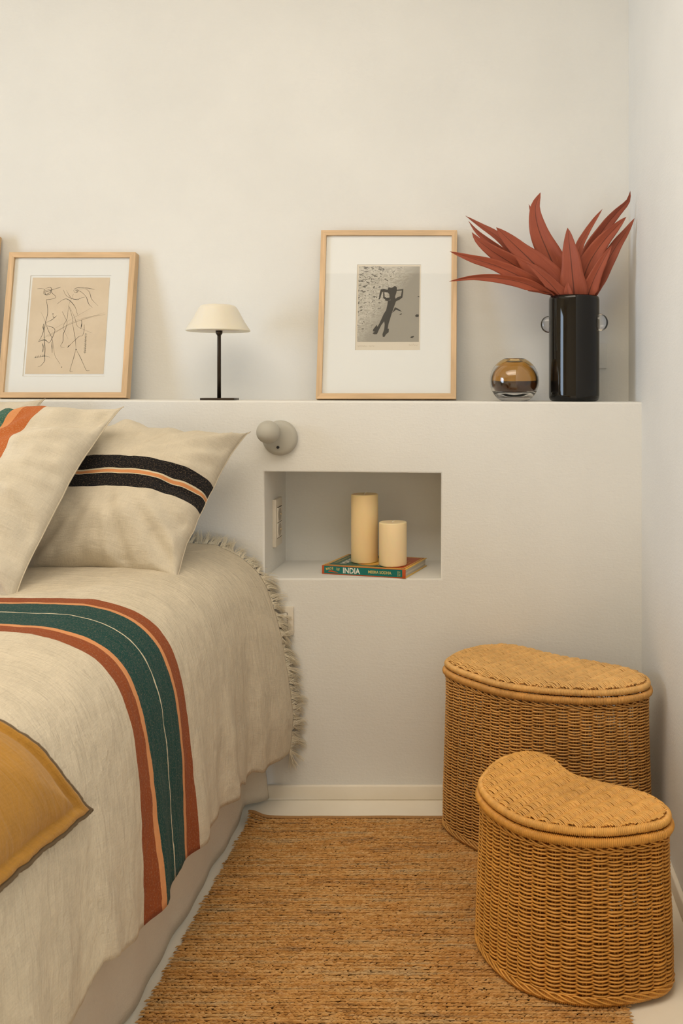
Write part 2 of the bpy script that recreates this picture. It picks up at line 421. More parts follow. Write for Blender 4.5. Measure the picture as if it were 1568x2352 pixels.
# floor, ceiling, walls
S(box('floor', XL-0.15, XR+0.15, YF-0.15, 0.4, -0.12, 0.0, M_floor))
S(box('wall_back', XL-0.15, XR+0.15, YB, YB+0.15, 1.10, ZC, M_wall))
S(box('wall_right', XR, XR+0.15, YF-0.15, 0.4, 0, ZC, M_wall))
def wall_with_hole(name, axis, pos, thick, a0, a1, h0, h1, b0, b1, hb0, hb1, m):
    bm = bmesh.new()
    def addbox(p0, p1, q0, q1):
        if axis == 'Z': v, f = boxv(p0, p1, q0, q1, pos, pos+thick)
        elif axis == 'X': v, f = boxv(min(pos, pos+thick), max(pos, pos+thick), p0, p1, q0, q1)
        else: v, f = boxv(p0, p1, min(pos, pos+thick), max(pos, pos+thick), q0, q1)
        vs = [bm.verts.new(x) for x in v]
        for g in f: bm.faces.new([vs[i] for i in g])
    addbox(a0, b0, h0, h1); addbox(b1, a1, h0, h1); addbox(b0, b1, h0, hb0); addbox(b0, b1, hb1, h1)
    bmesh.ops.recalc_face_normals(bm, faces=bm.faces)
    me = bpy.data.meshes.new(name); bm.to_mesh(me); bm.free()
    return S(link(name, me, m))
S(box('ceiling', XL-0.15, XR+0.15, YF-0.15, 0.4, ZC, ZC+0.12, M_ceil))
wall_with_hole('wall_left', 'X', XL, -0.15, YF-0.15, 0.4, 0, ZC, WIN[0], WIN[1], WIN[2], WIN[3], M_room)
S(box('wall_rear', XL, XR, YF-0.15, YF, 0, ZC, M_room))

# half wall behind the bed with its ledge and niche
bm = bmesh.new()
xs = [XL-0.1, NX0, NX1, XR]
g = {}
def V(x, y, z):
    k = (round(x, 5), round(y, 5), round(z, 5))
    if k not in g: g[k] = bm.verts.new((x, y, z))
    return g[k]
nt0, nt1 = NZ1+0.002, NZ1-0.0025
def zrow(x):
    tz = nt0 if x <= NX0 else nt1
    return [0.0, NZ0, tz, ledge_z(x)]
for i in range(3):
    for j in range(3):
        if i == 1 and j == 1: continue
        a, b = xs[i], xs[i+1]; za, zb = zrow(a), zrow(b)
        bm.faces.new([V(a, 0, za[j]), V(b, 0, zb[j]), V(b, 0, zb[j+1]), V(a, 0, za[j+1])])
for i in range(3):
    a, b = xs[i], xs[i+1]
    bm.faces.new([V(a, 0, ledge_z(a)), V(b, 0, ledge_z(b)), V(b, YB+0.002, ledge_z(b)), V(a, YB+0.002, ledge_z(a))])
c = [(NX0, NZ0), (NX1, NZ0), (NX1, nt1), (NX0, nt0)]
for k in range(4):
    (xa, za), (xb, zb) = c[k], c[(k+1) % 4]
    bm.faces.new([V(xa, 0, za), V(xb, 0, zb), V(xb, ND, zb), V(xa, ND, za)])
bm.faces.new([V(x, ND, z) for x, z in c])
bmesh.ops.recalc_face_normals(bm, faces=bm.faces)
bmesh.ops.reverse_faces(bm, faces=bm.faces) if sum(f.normal.y for f in bm.faces if abs(f.normal.y) > .9 and f.calc_center_median().y < .01) > 0 else None
ed = [e for e in bm.edges if len(e.link_faces) == 2 and e.calc_face_angle(0) > 0.5 and all(v.co.y < 0.01 for v in e.verts)]
bmesh.ops.bevel(bm, geom=ed, offset=0.006, segments=4, affect='EDGES', profile=0.5, clamp_overlap=True)
me = bpy.data.meshes.new('wall_front'); bm.to_mesh(me); bm.free()
for p in me.polygons: p.use_smooth = p.area < 0.03
wf = S(link('wall_front', me, M_ledge))
S(box('baseboard_front', -0.9, XR-0.012, -0.013, 0.0, 0, 0.041, M_floor, bevel=0.003))
S(box('baseboard_right', XR-0.012, XR, -3.2, 0.0, 0, 0.041, M_floor, bevel=0.003))

# ------------------------------------------------------------------ bed
bed = empty('bed', (-1.45, -1.03, 0), 'low double bed with white skirt against the half wall under the ledge', 'bed')
box('mattress', -2.28, -0.70, -2.05, -0.02, 0.30, 0.70, M_skirt, bed, 0.06, seg=4)
# skirt: hangs to the floor with soft waves, flares out at the wall
ys = np.linspace(-0.012, -2.08, 300); zs = np.linspace(0.40, 0.004, 16)
Vs = []
for z in zs:
    for y in ys:
        k = (0.40-z)/0.40
        fl = math.exp(-((y+0.012)/0.055)**2)
        w = 0.003*math.sin(y*21+0.5)+0.002*math.sin(y*43+2+z*3)+0.005*mnoise.noise(Vector((y*6, z*4, 3.1)))
        x = -0.683+0.012*k+w*k+0.042*fl*k
        zz = z+(0.020*math.exp(-((y+0.11)/0.05)**2)+0.004*mnoise.noise(Vector((y*9, 1, 1)))+0.002)*k
        Vs.append((x, y, max(zz, 0.003)))
n = len(ys)
Qs = [(i*n+j, i*n+j+1, (i+1)*n+j+1, (i+1)*n+j) for i in range(len(zs)-1) for j in range(n-1)]
sk = fast('skirt', Vs, Qs, M_skirt, bed)
md = sk.modifiers.new('thick', 'SOLIDIFY'); md.thickness = 0.002
# white sheet that peeps out beside the fringe at the wall
Vs, Qs = [], []
for i in range(9):
    for j in range(7):
        a = i/8; b = j/6
        p = at(655+38*math.sin(PI*min(a*1.05, 1))*(0.5+0.5*b), 1606+60*a, -0.030+0.022*b)
        Vs.append((p.x-0.004, p.y, p.z))
Qs = [(i*7+j, i*7+j+1, (i+1)*7+j+1, (i+1)*7+j) for i in range(8) for j in range(6)]
sh = fast('sheet', Vs, Qs, M_skirt, bed)
sh.modifiers.new('thick', 'SOLIDIFY').thickness = 0.003

# ------------------------------------------------------------------ bedspread
P_wall = [(-2.36, .25), (-2.34, .5), (-2.30, .66), (-2.2, .738), (-1.6, .745), (-1.1, .743), (-.81, .737), (-.747, .722), (-.697, .696), (-.66, .665), (-.635, .63), (-.617, .584), (-.598, .522), (-.583, .46), (-.573, .398), (-.563, .336), (-.555, .28), (-.552, .24), (-.557, .187), (-.563, .144)]
P_mid = [(-2.36, .25), (-2.34, .5), (-2.30, .66), (-2.2, .738), (-1.6, .745), (-1.1, .745), (-.86, .743), (-.79, .735), (-.735, .717), (-.695, .692), (-.664, .655), (-.645, .61), (-.632, .56), (-.623, .50), (-.617, .44), (-.612, .38), (-.608, .33), (-.605, .28), (-.603, .24), (-.602, .22)]
NU, NV = 150, 330
# spend most samples on the visible side
def resample(P, n):
    s = spline(np.array(P), 1200)
    L = np.r_[0, np.cumsum(np.linalg.norm(np.diff(s, axis=0), axis=1))]; L /= L[-1]
    q = np.linspace(0, 1, n)**0.62
    return np.stack([np.interp(q, L, s[:, 0]), np.interp(q, L, s[:, 1])], 1), q
SW, QU = resample(P_wall, NU); SM, _ = resample(P_mid, NU)
hem_y = [0.05, -0.03, -0.17, -0.235, -0.275, -0.34, -0.38, -0.45, -0.55, -0.70, -0.82, -0.99, -1.10, -1.185, -1.225, -1.30, -1.6, -2.1]
hem_z = [.145, .145, .165, .172, .192, .188, .208, .205, .222, .222, .232, .220, .248, .282, .242, .256, .26, .26]
def hem(y): return float(np.interp(-y, [-a for a in hem_y], hem_z))
def sstep(a, b, x):
    t = min(max((x-a)/(b-a), 0), 1); return t*t*(3-2*t)
def fold(y): return 0.55*math.sin(2*PI*y/0.23+1.0)+0.35*math.sin(2*PI*y/0.117+0.3)+0.5*mnoise.noise(Vector((y*7, 0.3, 5)))
def spread_point(i, y, full=True):
    k = sstep(-0.04, -0.30, y)
    x, z = SW[i]*(1-k)+SM[i]*k
    if x > -1.0 and z < 0.62:
        zend = SW[-1][1]*(1-k)+SM[-1][1]*k
        zz = 0.62-(0.62-z)*(0.62-hem(y))/(0.62-zend)
        drop = (0.62-zz)/0.42
        x += (0.016*fold(y+0.02*drop)*drop**1.2+0.004*mnoise.noise(Vector((y*14, zz*11, 1.5))))*min(1, drop*1.5)*(0.35+0.65*k)
        x += 0.0015*mnoise.noise(Vector((y*60, zz*22, 8)))
        z = zz
    else:
        z += 0.004*mnoise.noise(Vector((x*6, y*6, 2.2)))+0.0012*mnoise.noise(Vector((x*30, y*26, 4.2)))
    return x, z
YE = -0.040
vy = np.r_[np.linspace(YE, -1.7, NV-20), np.linspace(-1.7, -2.1, 21)[1:]]
Vs = np.zeros((NU, len(vy), 3)); uvs = np.zeros((NU, len(vy), 2))
Ls = np.r_[0, np.cumsum(np.linalg.norm(np.diff(SM, axis=0), axis=1))]
for i in range(NU):
    for j, y in enumerate(vy):
        x, z = spread_point(i, y)
        Vs[i, j] = (x, y, z); uvs[i, j] = (Ls[i], -y)
nvv = len(vy)
ii, jj = np.meshgrid(np.arange(NU-1), np.arange(nvv-1), indexing='ij')
Qs = np.stack([ii*nvv+jj, ii*nvv+jj+1, (ii+1)*nvv+jj+1, (ii+1)*nvv+jj], -1).reshape(-1, 4)
spread = empty('bedspread', (-1.45, -1.0, 0.74), 'cream linen bedspread with teal and rust stripe hanging over the bed side', 'bedspread')
cl = fast('cloth', Vs.reshape(-1, 3), Qs, M_spread, spread, uv=uvs.reshape(-1, 2))
md = cl.modifiers.new('thick', 'SOLIDIFY'); md.thickness = 0.0025
# frayed fringe along the edge by the wall
paths, rads = [], []
edge = [np.array((Vs[i, 0, 0], YE, Vs[i, 0, 2])) for i in range(NU)]
edge = spline(np.array([e for e in edge if e[0] > -1.05]), 400)
tan = np.gradient(edge, axis=0); tan /= np.linalg.norm(tan, axis=1)[:, None]
NT_ = 150
for k in range(NT_):
    f0 = (k+0.5+0.35*random.gauss(0, 1))/NT_*399; f0 = min(max(f0, 0), 399); s = f0/399
    lift = random.gauss(0.42, 0.30)+(0.45 if s < 0.4 else 0.12); slide = random.gauss(0.30 if s > 0.35 else 0.0, 0.32)
    Lt = 0.036*(0.85+0.35*random.random())*(1.2 if s > 0.45 else 1.0); curl = random.gauss(0, 0.5)
    for q_ in range(random.randint(9, 17)):
        f = min(max(f0+random.gauss(0, 1.1), 0), 398.99)
        i = int(f); p = edge[i]+(edge[i+1]-edge[i])*(f-i)
        tn = tan[i]; nr = np.array((-tn[2], 0, tn[0])); nr = nr if nr[0]+nr[2] > 0 else -nr
        dirv = nr*max(0.05, lift+random.gauss(0, 0.10))+tn*(slide+random.gauss(0, 0.12))+np.array((0, 0.75, 0))
        dirv /= np.linalg.norm(dirv)
        L = Lt*(0.8+0.4*random.random()); wob = random.gauss(0, 0.002)
        pts = []
        for q in np.linspace(0, 1, 7):
            c = p+dirv*L*q+np.array((0, 0, -1))*0.016*q*q*(1 if s > 0.35 else 0.25)+tn*(wob*math.sin(q*6+f)+0.008*curl*q*q)
            c[1] = min(c[1], -0.004)
            pts.append(c)
        paths.append(np.array(pts)); rads.append(np.linspace(0.0006, 0.0003, 7))
# knots at the lower corner
for k in range(60):
    p = edge[-1]-tan[-1]*random.random()*0.012; L = 0.035+0.02*random.random()
    dx, dy = random.gauss(0.010, 0.008), 0.020*random.random()
    pts = np.array([p+np.array((dx*q, dy*q, -L*q+0.004*math.sin(q*6+k)*q)) for q in np.linspace(0, 1, 6)])
    paths.append(pts); rads.append(np.linspace(0.0007, 0.0004, 6))
tag(tubes('fringe', paths, rads, M_thread, spread, 3), kind='stuff')

# ------------------------------------------------------------------ pillows
def pillow(name, label, TL, TR, BR, BL, tf, tb, m, group, pinch=0.05, seed=1.0, n=84, wr=0.012, power=0.5, sag=0.0, seam=True, cat='pillow'):
    TL, TR, BR, BL = [np.array(p, float) for p in (TL, TR, BR, BL)]
    nr = np.cross(TR-TL, BL-TL); nr /= np.linalg.norm(nr)
    if nr[1] > 0: nr = -nr
    root = empty(name, tuple((BL+BR)/2), label, cat, group)
    u = np.linspace(0, 1, n)
    u = 0.5-0.5*np.cos(PI*u)*(0.35)-0.5*(1-2*u)*0.65
    U, Vv = np.meshgrid(u, u, indexing='ij')          # U left->right, V top->bottom
    ear = lambda q: np.clip(np.sin(PI*q), 0, 1)**0.50
    wav = lambda q, k: np.array([0.25*mnoise.noise(Vector((x*9, seed*2+k, 0.5))) for x in q[:]])
    eU = ear(Vv)*(1+np.broadcast_to(wav(u, 1)[None, :], U.shape)); eV = ear(U)*(1+np.broadcast_to(wav(u, 5)[:, None], U.shape))
    Uq = U+pinch*eU*(1-2*U)*(np.abs(1-2*U)**2)
    Vq = Vv+pinch*eV*(1-2*Vv)*(np.abs(1-2*Vv)**2)
    base = ((1-Uq)*(1-Vq))[..., None]*TL+(Uq*(1-Vq))[..., None]*TR+(Uq*Vq)[..., None]*BR+((1-Uq)*Vq)[..., None]*BL
    hu = np.clip(4*U*(1-U), 0, 1)**power; hv = np.clip(4*Vv*(1-Vv), 0, 1)**power
    h = hu*hv
    h = h*(1+sag*(Vv-0.5))
    nz = np.zeros_like(U); nz2 = np.zeros_like(U)
    for i in range(n):
        for j in range(n):
            cx, cy = U[i, j]-0.5, Vv[i, j]-0.5
            ang = math.atan2(cy, cx); rr = math.hypot(cx, cy)
            nz[i, j] = mnoise.noise(Vector((U[i, j]*4+seed*3, Vv[i, j]*4, seed)))+1.3*mnoise.noise(Vector((ang*6.0, rr*2, seed+7)))*min(1, rr*2.0)**2
            de = min(U[i, j], 1-U[i, j], Vv[i, j], 1-Vv[i, j]); al = Vv[i, j] if min(U[i, j], 1-U[i, j]) < min(Vv[i, j], 1-Vv[i, j]) else U[i, j]
            nz2[i, j] = mnoise.noise(Vector((U[i, j]*13+seed, Vv[i, j]*9, seed+3)))+1.6*mnoise.noise(Vector((al*17, seed, de*3)))*math.exp(-de/0.07)
    rim = np.clip(np.minimum(np.minimum(U, 1-U), np.minimum(Vv, 1-Vv))*22, 0, 1)
    wv = (nz*wr+nz2*wr*0.35)*rim
    Fr = base+nr*(h*tf+wv)[..., None]
    Bk = base-nr*(h*tb)[..., None]
    V = np.vstack([Fr.reshape(-1, 3), Bk.reshape(-1, 3)])
    uv = np.stack([U, Vv], -1).reshape(-1, 2); uv = np.vstack([uv, uv])
    ii, jj = np.meshgrid(np.arange(n-1), np.arange(n-1), indexing='ij')
    q = np.stack([ii*n+jj, (ii+1)*n+jj, (ii+1)*n+jj+1, ii*n+jj+1], -1).reshape(-1, 4)
    Q = np.vstack([q, q[:, ::-1]+n*n])
    o = fast('cover', V, Q, m, root, uv=uv)
    bm = bmesh.new(); bm.from_mesh(o.data)
    bmesh.ops.remove_doubles(bm, verts=bm.verts, dist=1e-6); bmesh.ops.recalc_face_normals(bm, faces=bm.faces)
    bm.to_mesh(o.data); bm.free()
    if seam:
        loop = np.vstack([base[:, 0], base[-1, 1:], base[::-1, -1][1:], base[0, ::-1][1:-1]])
        tubes('seam', [loop], [0.0016], M_seam, root, 5, (0.1, 0.9, 0.3), closed=True)
    return root, base, nr

GP = 'linen pillows at the head of the bed'
TRc = at(575, 992, -0.085); BRc = at(411, 1341, -0.415)
pillow('pillow', 'cream square pillow with two black bands leaning on the half wall', TRc+Vector((-0.50, -0.015, 0.030)), TRc, BRc, BRc+Vector((-0.49, 0.0, 0.004)), 0.135, 0.035, M_pillow_black, GP, 0.062, 2.3, wr=0.021)
TRb = at(284, 934, -0.29); BRb = at(34, 1394, -0.70)
pillow('pillow', 'cream pillow with teal and orange stripe in front of the black banded pillow', TRb+Vector((-0.57, -0.02, -0.01)), TRb, BRb, BRb+Vector((-0.56, 0.0, 0.0)), 0.115, 0.05, M_pillow_stripe, GP, 0.052, 5.1, wr=0.027)
TRa = at(104, 916, -0.075)
pillow('pillow', 'plain cream pillow behind the others, only its corner showing below the framed drawing', TRa+Vector((-0.52, 0, 0.012)), TRa, TRa+Vector((-0.03, -0.24, -0.37)), TRa+Vector((-0.55, -0.24, -0.37)), 0.07, 0.035, M_pillow, GP, 0.05, 8.4, wr=0.01)

# mustard cushion: follows the edge of the bed and drops over its side
prof = SM[SM[:, 0] > -1.35][::-1]                     # from the hem upwards and inwards
pl = np.r_[0, np.cumsum(np.linalg.norm(np.diff(prof, axis=0), axis=1))]
tg = np.gradient(prof, axis=0); tg /= np.linalg.norm(tg, axis=1)[:, None]
pn = np.stack([tg[:, 1], -tg[:, 0]], 1)
for _ in range(40): pn[1:-1] = (pn[:-2]+pn[1:-1]*2+pn[2:])/4
pn /= np.linalg.norm(pn, axis=1)[:, None]
def drape(l, y, off):
    x = np.interp(l, pl, prof[:, 0]); z = np.interp(l, pl, prof[:, 1])
    nx = np.interp(l, pl, pn[:, 0]); nz = np.interp(l, pl, pn[:, 1])
    return np.stack([x+nx*off, y, z+nz*off], -1)
LB, YBc, A1, A2, SZ = 0.303, -1.200, math.radians(25), math.radians(-4), 0.46
n = 90
s = np.linspace(0, 1, n); s = s*SZ
a, b = np.meshgrid(s, s, indexing='ij')
ear_ = lambda q: np.clip(np.sin(PI*np.clip(q, 0, 1)), 0, 1)**0.5
ap = a+0.007*ear_(b/SZ)*np.exp(-a/0.10); bp = b+0.030*ear_(a/SZ)*np.exp(-b/0.10)
ll = LB+ap*math.cos(A1)-bp*math.sin(A2); yy = YBc-ap*math.sin(A1)-bp*math.cos(A2)
wig = np.array([0.004*mnoise.noise(Vector((q*22, 3.3, 0)))+0.003*mnoise.noise(Vector((q*60, 1.3, 0))) for q in s])
edgew = np.exp(-a/0.03); edgew2 = np.exp(-b/0.03)
ll = ll+wig[None, :]*edgew; yy = yy+wig[:, None]*edgew2
d = np.minimum(np.minimum(a, SZ-a), np.minimum(b, SZ-b)); fw = 0.024
hf = np.where(d < fw, 0.008*np.sin(PI*np.clip(d/fw, 0, 1))**0.7, 0.030*(1-np.exp(-(d-fw)/0.05))-0.0005)
nzz = np.array([[mnoise.noise(Vector((a[i, j]*16, b[i, j]*16, 4))) for j in range(n)] for i in range(n)])*0.003*(d > fw)
C0 = 0.007
Fr = drape(ll, yy, C0+0.004+hf+nzz); Bk = drape(ll, yy, C0+0.002-0.003*np.clip(d*60, 0, 1))
V_ = np.vstack([Fr.reshape(-1, 3), Bk.reshape(-1, 3)]); uv = np.stack([a/SZ, b/SZ], -1).reshape(-1, 2); uv = np.vstack([uv, uv])
ii, jj = np.meshgrid(np.arange(n-1), np.arange(n-1), indexing='ij')
q = np.stack([ii*n+jj, (ii+1)*n+jj, (ii+1)*n+jj+1, ii*n+jj+1], -1).reshape(-1, 4)
ring = np.r_[np.arange(n)*n, (n-1)*n+np.arange(1, n), (np.arange(n-2, -1, -1))*n+n-1, np.arange(n-2, 0, -1)]
rq = np.stack([ring, np.roll(ring, -1), np.roll(ring, -1)+n*n, ring+n*n], -1)
cush = empty('cushion', tuple(drape(np.array(LB), np.array(YBc-0.1), 0.0)), 'mustard yellow cushion with grey overlocked edge drooping over the bed side', 'cushion')
fast('cover', V_, np.vstack([q, q[:, ::-1]+n*n, rq]), M_yellow, cush, uv=uv)
loop = (Fr.reshape(-1, 3)[ring]+Bk.reshape(-1, 3)[ring])/2
cc = loop.mean(0); od = loop-cc; loop = loop+od/np.linalg.norm(od, axis=1)[:, None]*0.0035
rr = 0.0042+0.0012*np.array([mnoise.noise(Vector((k*0.9, 0, 3))) for k in range(len(loop))])
tubes('trim', [loop], [rr], M_trim, cush, 7, (0.3, 0.5, 0.8), closed=True)

# ------------------------------------------------------------------ wicker baskets
class Bean:
    def __init__(s, pts):
        s.P = spline(np.array(pts), 1440, True)
        T = np.roll(s.P, -1, 0)-np.roll(s.P, 1, 0); T /= np.linalg.norm(T, axis=1)[:, None]
        N = np.stack([T[:, 1], -T[:, 0]], 1)
        area = 0.5*np.sum(s.P[:, 0]*np.roll(s.P[:, 1], -1)-np.roll(s.P[:, 0], -1)*s.P[:, 1])
        if area < 0: N = -N
        for _ in range(12): N = (np.roll(N, 1, 0)+N*2+np.roll(N, -1, 0))/4
        s.N = N/np.linalg.norm(N, axis=1)[:, None]
        s.per = np.sum(np.linalg.norm(np.roll(s.P, -1, 0)-s.P, axis=1))
    def at(s, u, off=0.0):
        x = (np.asarray(u) % 1.0)*1440; i = np.floor(x).astype(int) % 1440; f = (x-np.floor(x))[..., None]; j = (i+1) % 1440
        p = s.P[i]*(1-f)+s.P[j]*f; n_ = s.N[i]*(1-f)+s.N[j]*f
        return p+n_*np.asarray(off)[..., None], n_
def ring_tube(bean, u, off, z, r_o, r_z, sides):
    """closed tube round the bean; off, z, radii are arrays over u (or over u and angle)"""
    a = np.linspace(0, 2*PI, sides, endpoint=False)
    P, N = bean.at(u, off)
    n = len(u)
    V = np.zeros((n, sides, 3))
    ro = np.broadcast_to(r_o, (n, sides)) if np.ndim(r_o) == 2 else np.broadcast_to(np.asarray(r_o)[..., None] if np.ndim(r_o) else r_o, (n, sides))
    rz = np.broadcast_to(r_z, (n, sides)) if np.ndim(r_z) == 2 else np.broadcast_to(np.asarray(r_z)[..., None] if np.ndim(r_z) else r_z, (n, sides))
    V[..., :2] = P[:, None, :]+N[:, None, :]*(np.cos(a)[None, :]*ro)[..., None]
    V[..., 2] = np.asarray(z)[..., None]+np.sin(a)[None, :]*rz
    i = np.arange(n)[:, None]; j = np.arange(sides)[None, :]
    Q = np.stack([i*sides+j, ((i+1) % n)*sides+j, ((i+1) % n)*sides+(j+1) % sides, i*sides+(j+1) % sides], -1).reshape(-1, 4)
    return V.reshape(-1, 3), Q
def joinq(parts):
    VV, QQ, o = [], [], 0
    for V_, Q_ in parts: VV.append(V_); QQ.append(Q_+o); o += len(V_)
    return np.vstack(VV), np.vstack(QQ)
def coil(bean, off, z, ro, rz, wrap=0.0036, sides=12, seed=0):
    w = int(bean.per/wrap); per = 6
    n = w*per; u = np.arange(n)/n
    a = np.linspace(0, 2*PI, sides, endpoint=False)
    ph = (np.arange(n)/per)[:, None]+a[None, :]/(2*PI)*0.8
    bump = np.abs(np.sin(PI*ph))**0.7
    r_ = np.random.default_rng(seed)
    gap = np.ones(w); gap[r_.random(w) < 0.06] = 0.6
    gap = gap*(1+0.06*r_.standard_normal(w))
    gp = np.repeat(gap, per)[:, None]
    k = (0.66+0.34*bump*gp)
    return ring_tube(bean, u, off*np.ones(n), z*np.ones(n), ro*k, rz*k, sides)
def basket(name, label, pts, zb, ztop, stakes, pitch, m, mlid, ridge_deg, wr, lidpitch, dome, group):
    bean = Bean(pts)
    cx, cy = bean.P.mean(0)
    root = empty(name, (cx, cy, zb), label, 'basket', group)
    S_ = stakes
    zw0, zw1 = zb+0.017, ztop-0.045
    # body weave
    rows = int((zw1-zw0)/pitch); npt = S_*8; parts = []
    u = np.arange(npt)/npt
    flare = lambda z: 0.004*np.cos(PI*(z-zw0)/(zw1-zw0))+0.0015
    for j in range(rows):
        z = zw0+(j+0.5)*(zw1-zw0)/rows
        w = np.cos(PI*(u*S_+j)); w = np.tanh(1.3*w)/math.tanh(1.3)
        jit = 0.0006*np.sin(2*PI*u*random.randint(3, 9)+random.random()*6)+0.0004*np.sin(2*PI*u*random.randint(20, 50)+j)
        r = 0.00205*(1+0.07*random.gauss(0, 1))
        parts.append(ring_tube(bean, u, flare(z)+0.0050*w, z+jit+0.0004*w, r, r*0.98, 6))
    V_, Q_ = joinq(parts)
    tag(fast('body_weave', V_, Q_, m, root), kind='stuff')
    # upright stakes, in pairs
    paths = []
    zz = np.linspace(zb+0.006, ztop-0.022, 12)
    for k in range(S_):
        for sgn in (-1, 1):
            uu = np.full(12, (k+sgn*0.0032/(bean.per/S_))/S_)
            p, _ = bean.at(uu, flare(zz)-0.0003)
            paths.append(np.c_[p, zz])
    tag(tubes('stake', paths, [0.0014]*len(paths), m, root, 5, (0.4, 0.9, 0)), kind='stuff')
    # walings (twisted bands) under the rim and above the foot
    def waling(zc):
        parts = []
        npt = S_*10; u = np.arange(npt)/npt
        for k in range(4):
            ph = 2*PI*(u*round(S_/3)+k/4)
            parts.append(ring_tube(bean, u, flare(zc)+0.0045+0.0022*np.cos(ph), zc+0.0062*np.sin(ph)*1.0, 0.0019, 0.0019, 6))
        return joinq(parts)
    for zc in (zw1+0.006, zw0-0.003):
        V_, Q_ = waling(zc); tag(fast('twisted_band', V_, Q_, m, root), kind='stuff')
    V_, Q_ = coil(bean, 0.0055, zb+0.0085, 0.0062, 0.0085, seed=1); fast('foot_ring', V_, Q_, m, root)
    V_, Q_ = coil(bean, 0.0045, ztop-0.0265, 0.0082, 0.0095, seed=2); fast('rim', V_, Q_, m, root)
    # base board of the basket
    fl = bean.at(np.arange(72)/72, -0.002)[0]
    pyd('base', [(p[0], p[1], zb+0.006) for p in fl], [list(range(72))], m, root)
    # lid
    lid_root_z = ztop-0.0085
    V_, Q_ = coil(bean, -0.0005, lid_root_z, 0.0080, 0.0085, seed=3)
    lid = fast('lid', V_, Q_, mlid, root)
    th = math.radians(ridge_deg)
    du = np.array((math.cos(th), math.sin(th))); dw = np.array((-math.sin(th), math.cos(th)))
    inner = bean.at(np.arange(360)/360, -0.003)[0]
    c0 = inner.mean(0)
    pu, pw = (inner-c0) @ du, (inner-c0) @ dw
    def inside(x, y):
        ins = np.zeros(x.shape, bool); k = len(pu)
        for i in range(k):
            x1, y1, x2, y2 = pu[i], pw[i], pu[(i+1) % k], pw[(i+1) % k]
            cond = ((y1 > y) != (y2 > y))
            with np.errstate(divide='ignore', invalid='ignore'):
                xi = (x2-x1)*(y-y1)/(y2-y1+1e-15)+x1
            ins ^= cond & (x < xi)
        return ins
    def edged(x, y):
        return np.min(np.hypot(x[:, None]-pu[None, ::3], y[:, None]-pw[None, ::3]), axis=1)
    step = wr/7
    wg = np.arange(pw.min()-0.01, pw.max()+0.01, step)
    paths, rads = [], []
    nst = int((pu.max()-pu.min())/lidpitch)
    for i in range(nst):
        uu = pu.min()+(i+0.5)*lidpitch
        x = np.full(wg.shape, uu); ins = inside(x, wg)
        runs = np.split(np.arange(len(wg)), np.where(np.diff(ins.astype(int)) != 0)[0]+1)
        for rn in runs:
            if not ins[rn[0]] or len(rn) < 3: continue
            w = wg[rn]; e = np.clip(edged(x[rn], w)/0.03, 0, 1)
            z = lid_root_z+0.004+dome*(1-(1-e)**2)+0.0050*np.cos(PI*w/wr+PI*i)+0.0004*random.gauss(0, 1)
            uw = uu+0.0005*np.sin(w*130+i*2.1)+0.0003*random.gauss(0, 1)
            p = c0+np.outer(np.broadcast_to(uw, w.shape), du)+np.outer(w, dw)
            paths.append(np.c_[p, z]); rads.append(lidpitch*0.86*(1+0.06*random.gauss(0, 1)))
    tag(tubes('lid_weave', paths, rads, mlid, lid, 5, (du[0], du[1], 0)), kind='stuff')
    ribs = []
    for k in range(int(pw.min()/wr)-1, int(pw.max()/wr)+2):
        ug = np.arange(pu.min(), pu.max(), 0.008); w = np.full(ug.shape, k*wr); ins = inside(ug, w)
        for rn in np.split(np.arange(len(ug)), np.where(np.diff(ins.astype(int)) != 0)[0]+1):
            if not ins[rn[0]] or len(rn) < 2: continue
            e = np.clip(edged(ug[rn], w[rn])/0.03, 0, 1)
            p = c0+np.outer(ug[rn], du)+np.outer(w[rn], dw)
            ribs.append(np.c_[p, lid_root_z+0.004+dome*(1-(1-e)**2)])
    for P in ribs: tubes('lid_rib', [P], [0.0028], mlid, lid, 6)
    # lid is weave and ribs only: no inside face, no lining
    return root
big_pts = [(-.111, -.185), (-.098, -.135), (-.075, -.092), (-.033, -.056), (.04, -.036), (.10, -.062), (.165, -.122), (.225, -.165), (.288, -.203), (.350, -.243), (.383, -.283), (.397, -.325), (.385, -.372), (.335, -.405), (.27, -.420), (.195, -.415), (.11, -.395), (.03, -.358), (-.035, -.298), (-.082, -.245)]
small_pts = [(-.016, -.690), (-.006, -.630), (.022, -.567), (.057, -.533), (.090, -.520), (.118, -.532), (.143, -.562), (.160, -.605), (.182, -.644), (.225, -.675), (.279, -.704), (.325, -.738), (.350, -.785), (.352, -.820), (.334, -.850), (.293, -.868), (.241, -.881), (.192, -.883), (.143, -.874), (.092, -.854), (.050, -.822), (.008, -.762)]
GB = 'kidney shaped wicker baskets in the corner'
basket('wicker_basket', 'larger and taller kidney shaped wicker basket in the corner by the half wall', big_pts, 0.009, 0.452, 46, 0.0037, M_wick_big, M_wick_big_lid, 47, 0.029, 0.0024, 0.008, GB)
basket('wicker_basket', 'smaller kidney shaped wicker basket standing in front of the taller one', small_pts, 0.009, 0.345, 38, 0.0036, M_wick, M_wick_lid, 47, 0.0265, 0.0021, 0.003, GB)

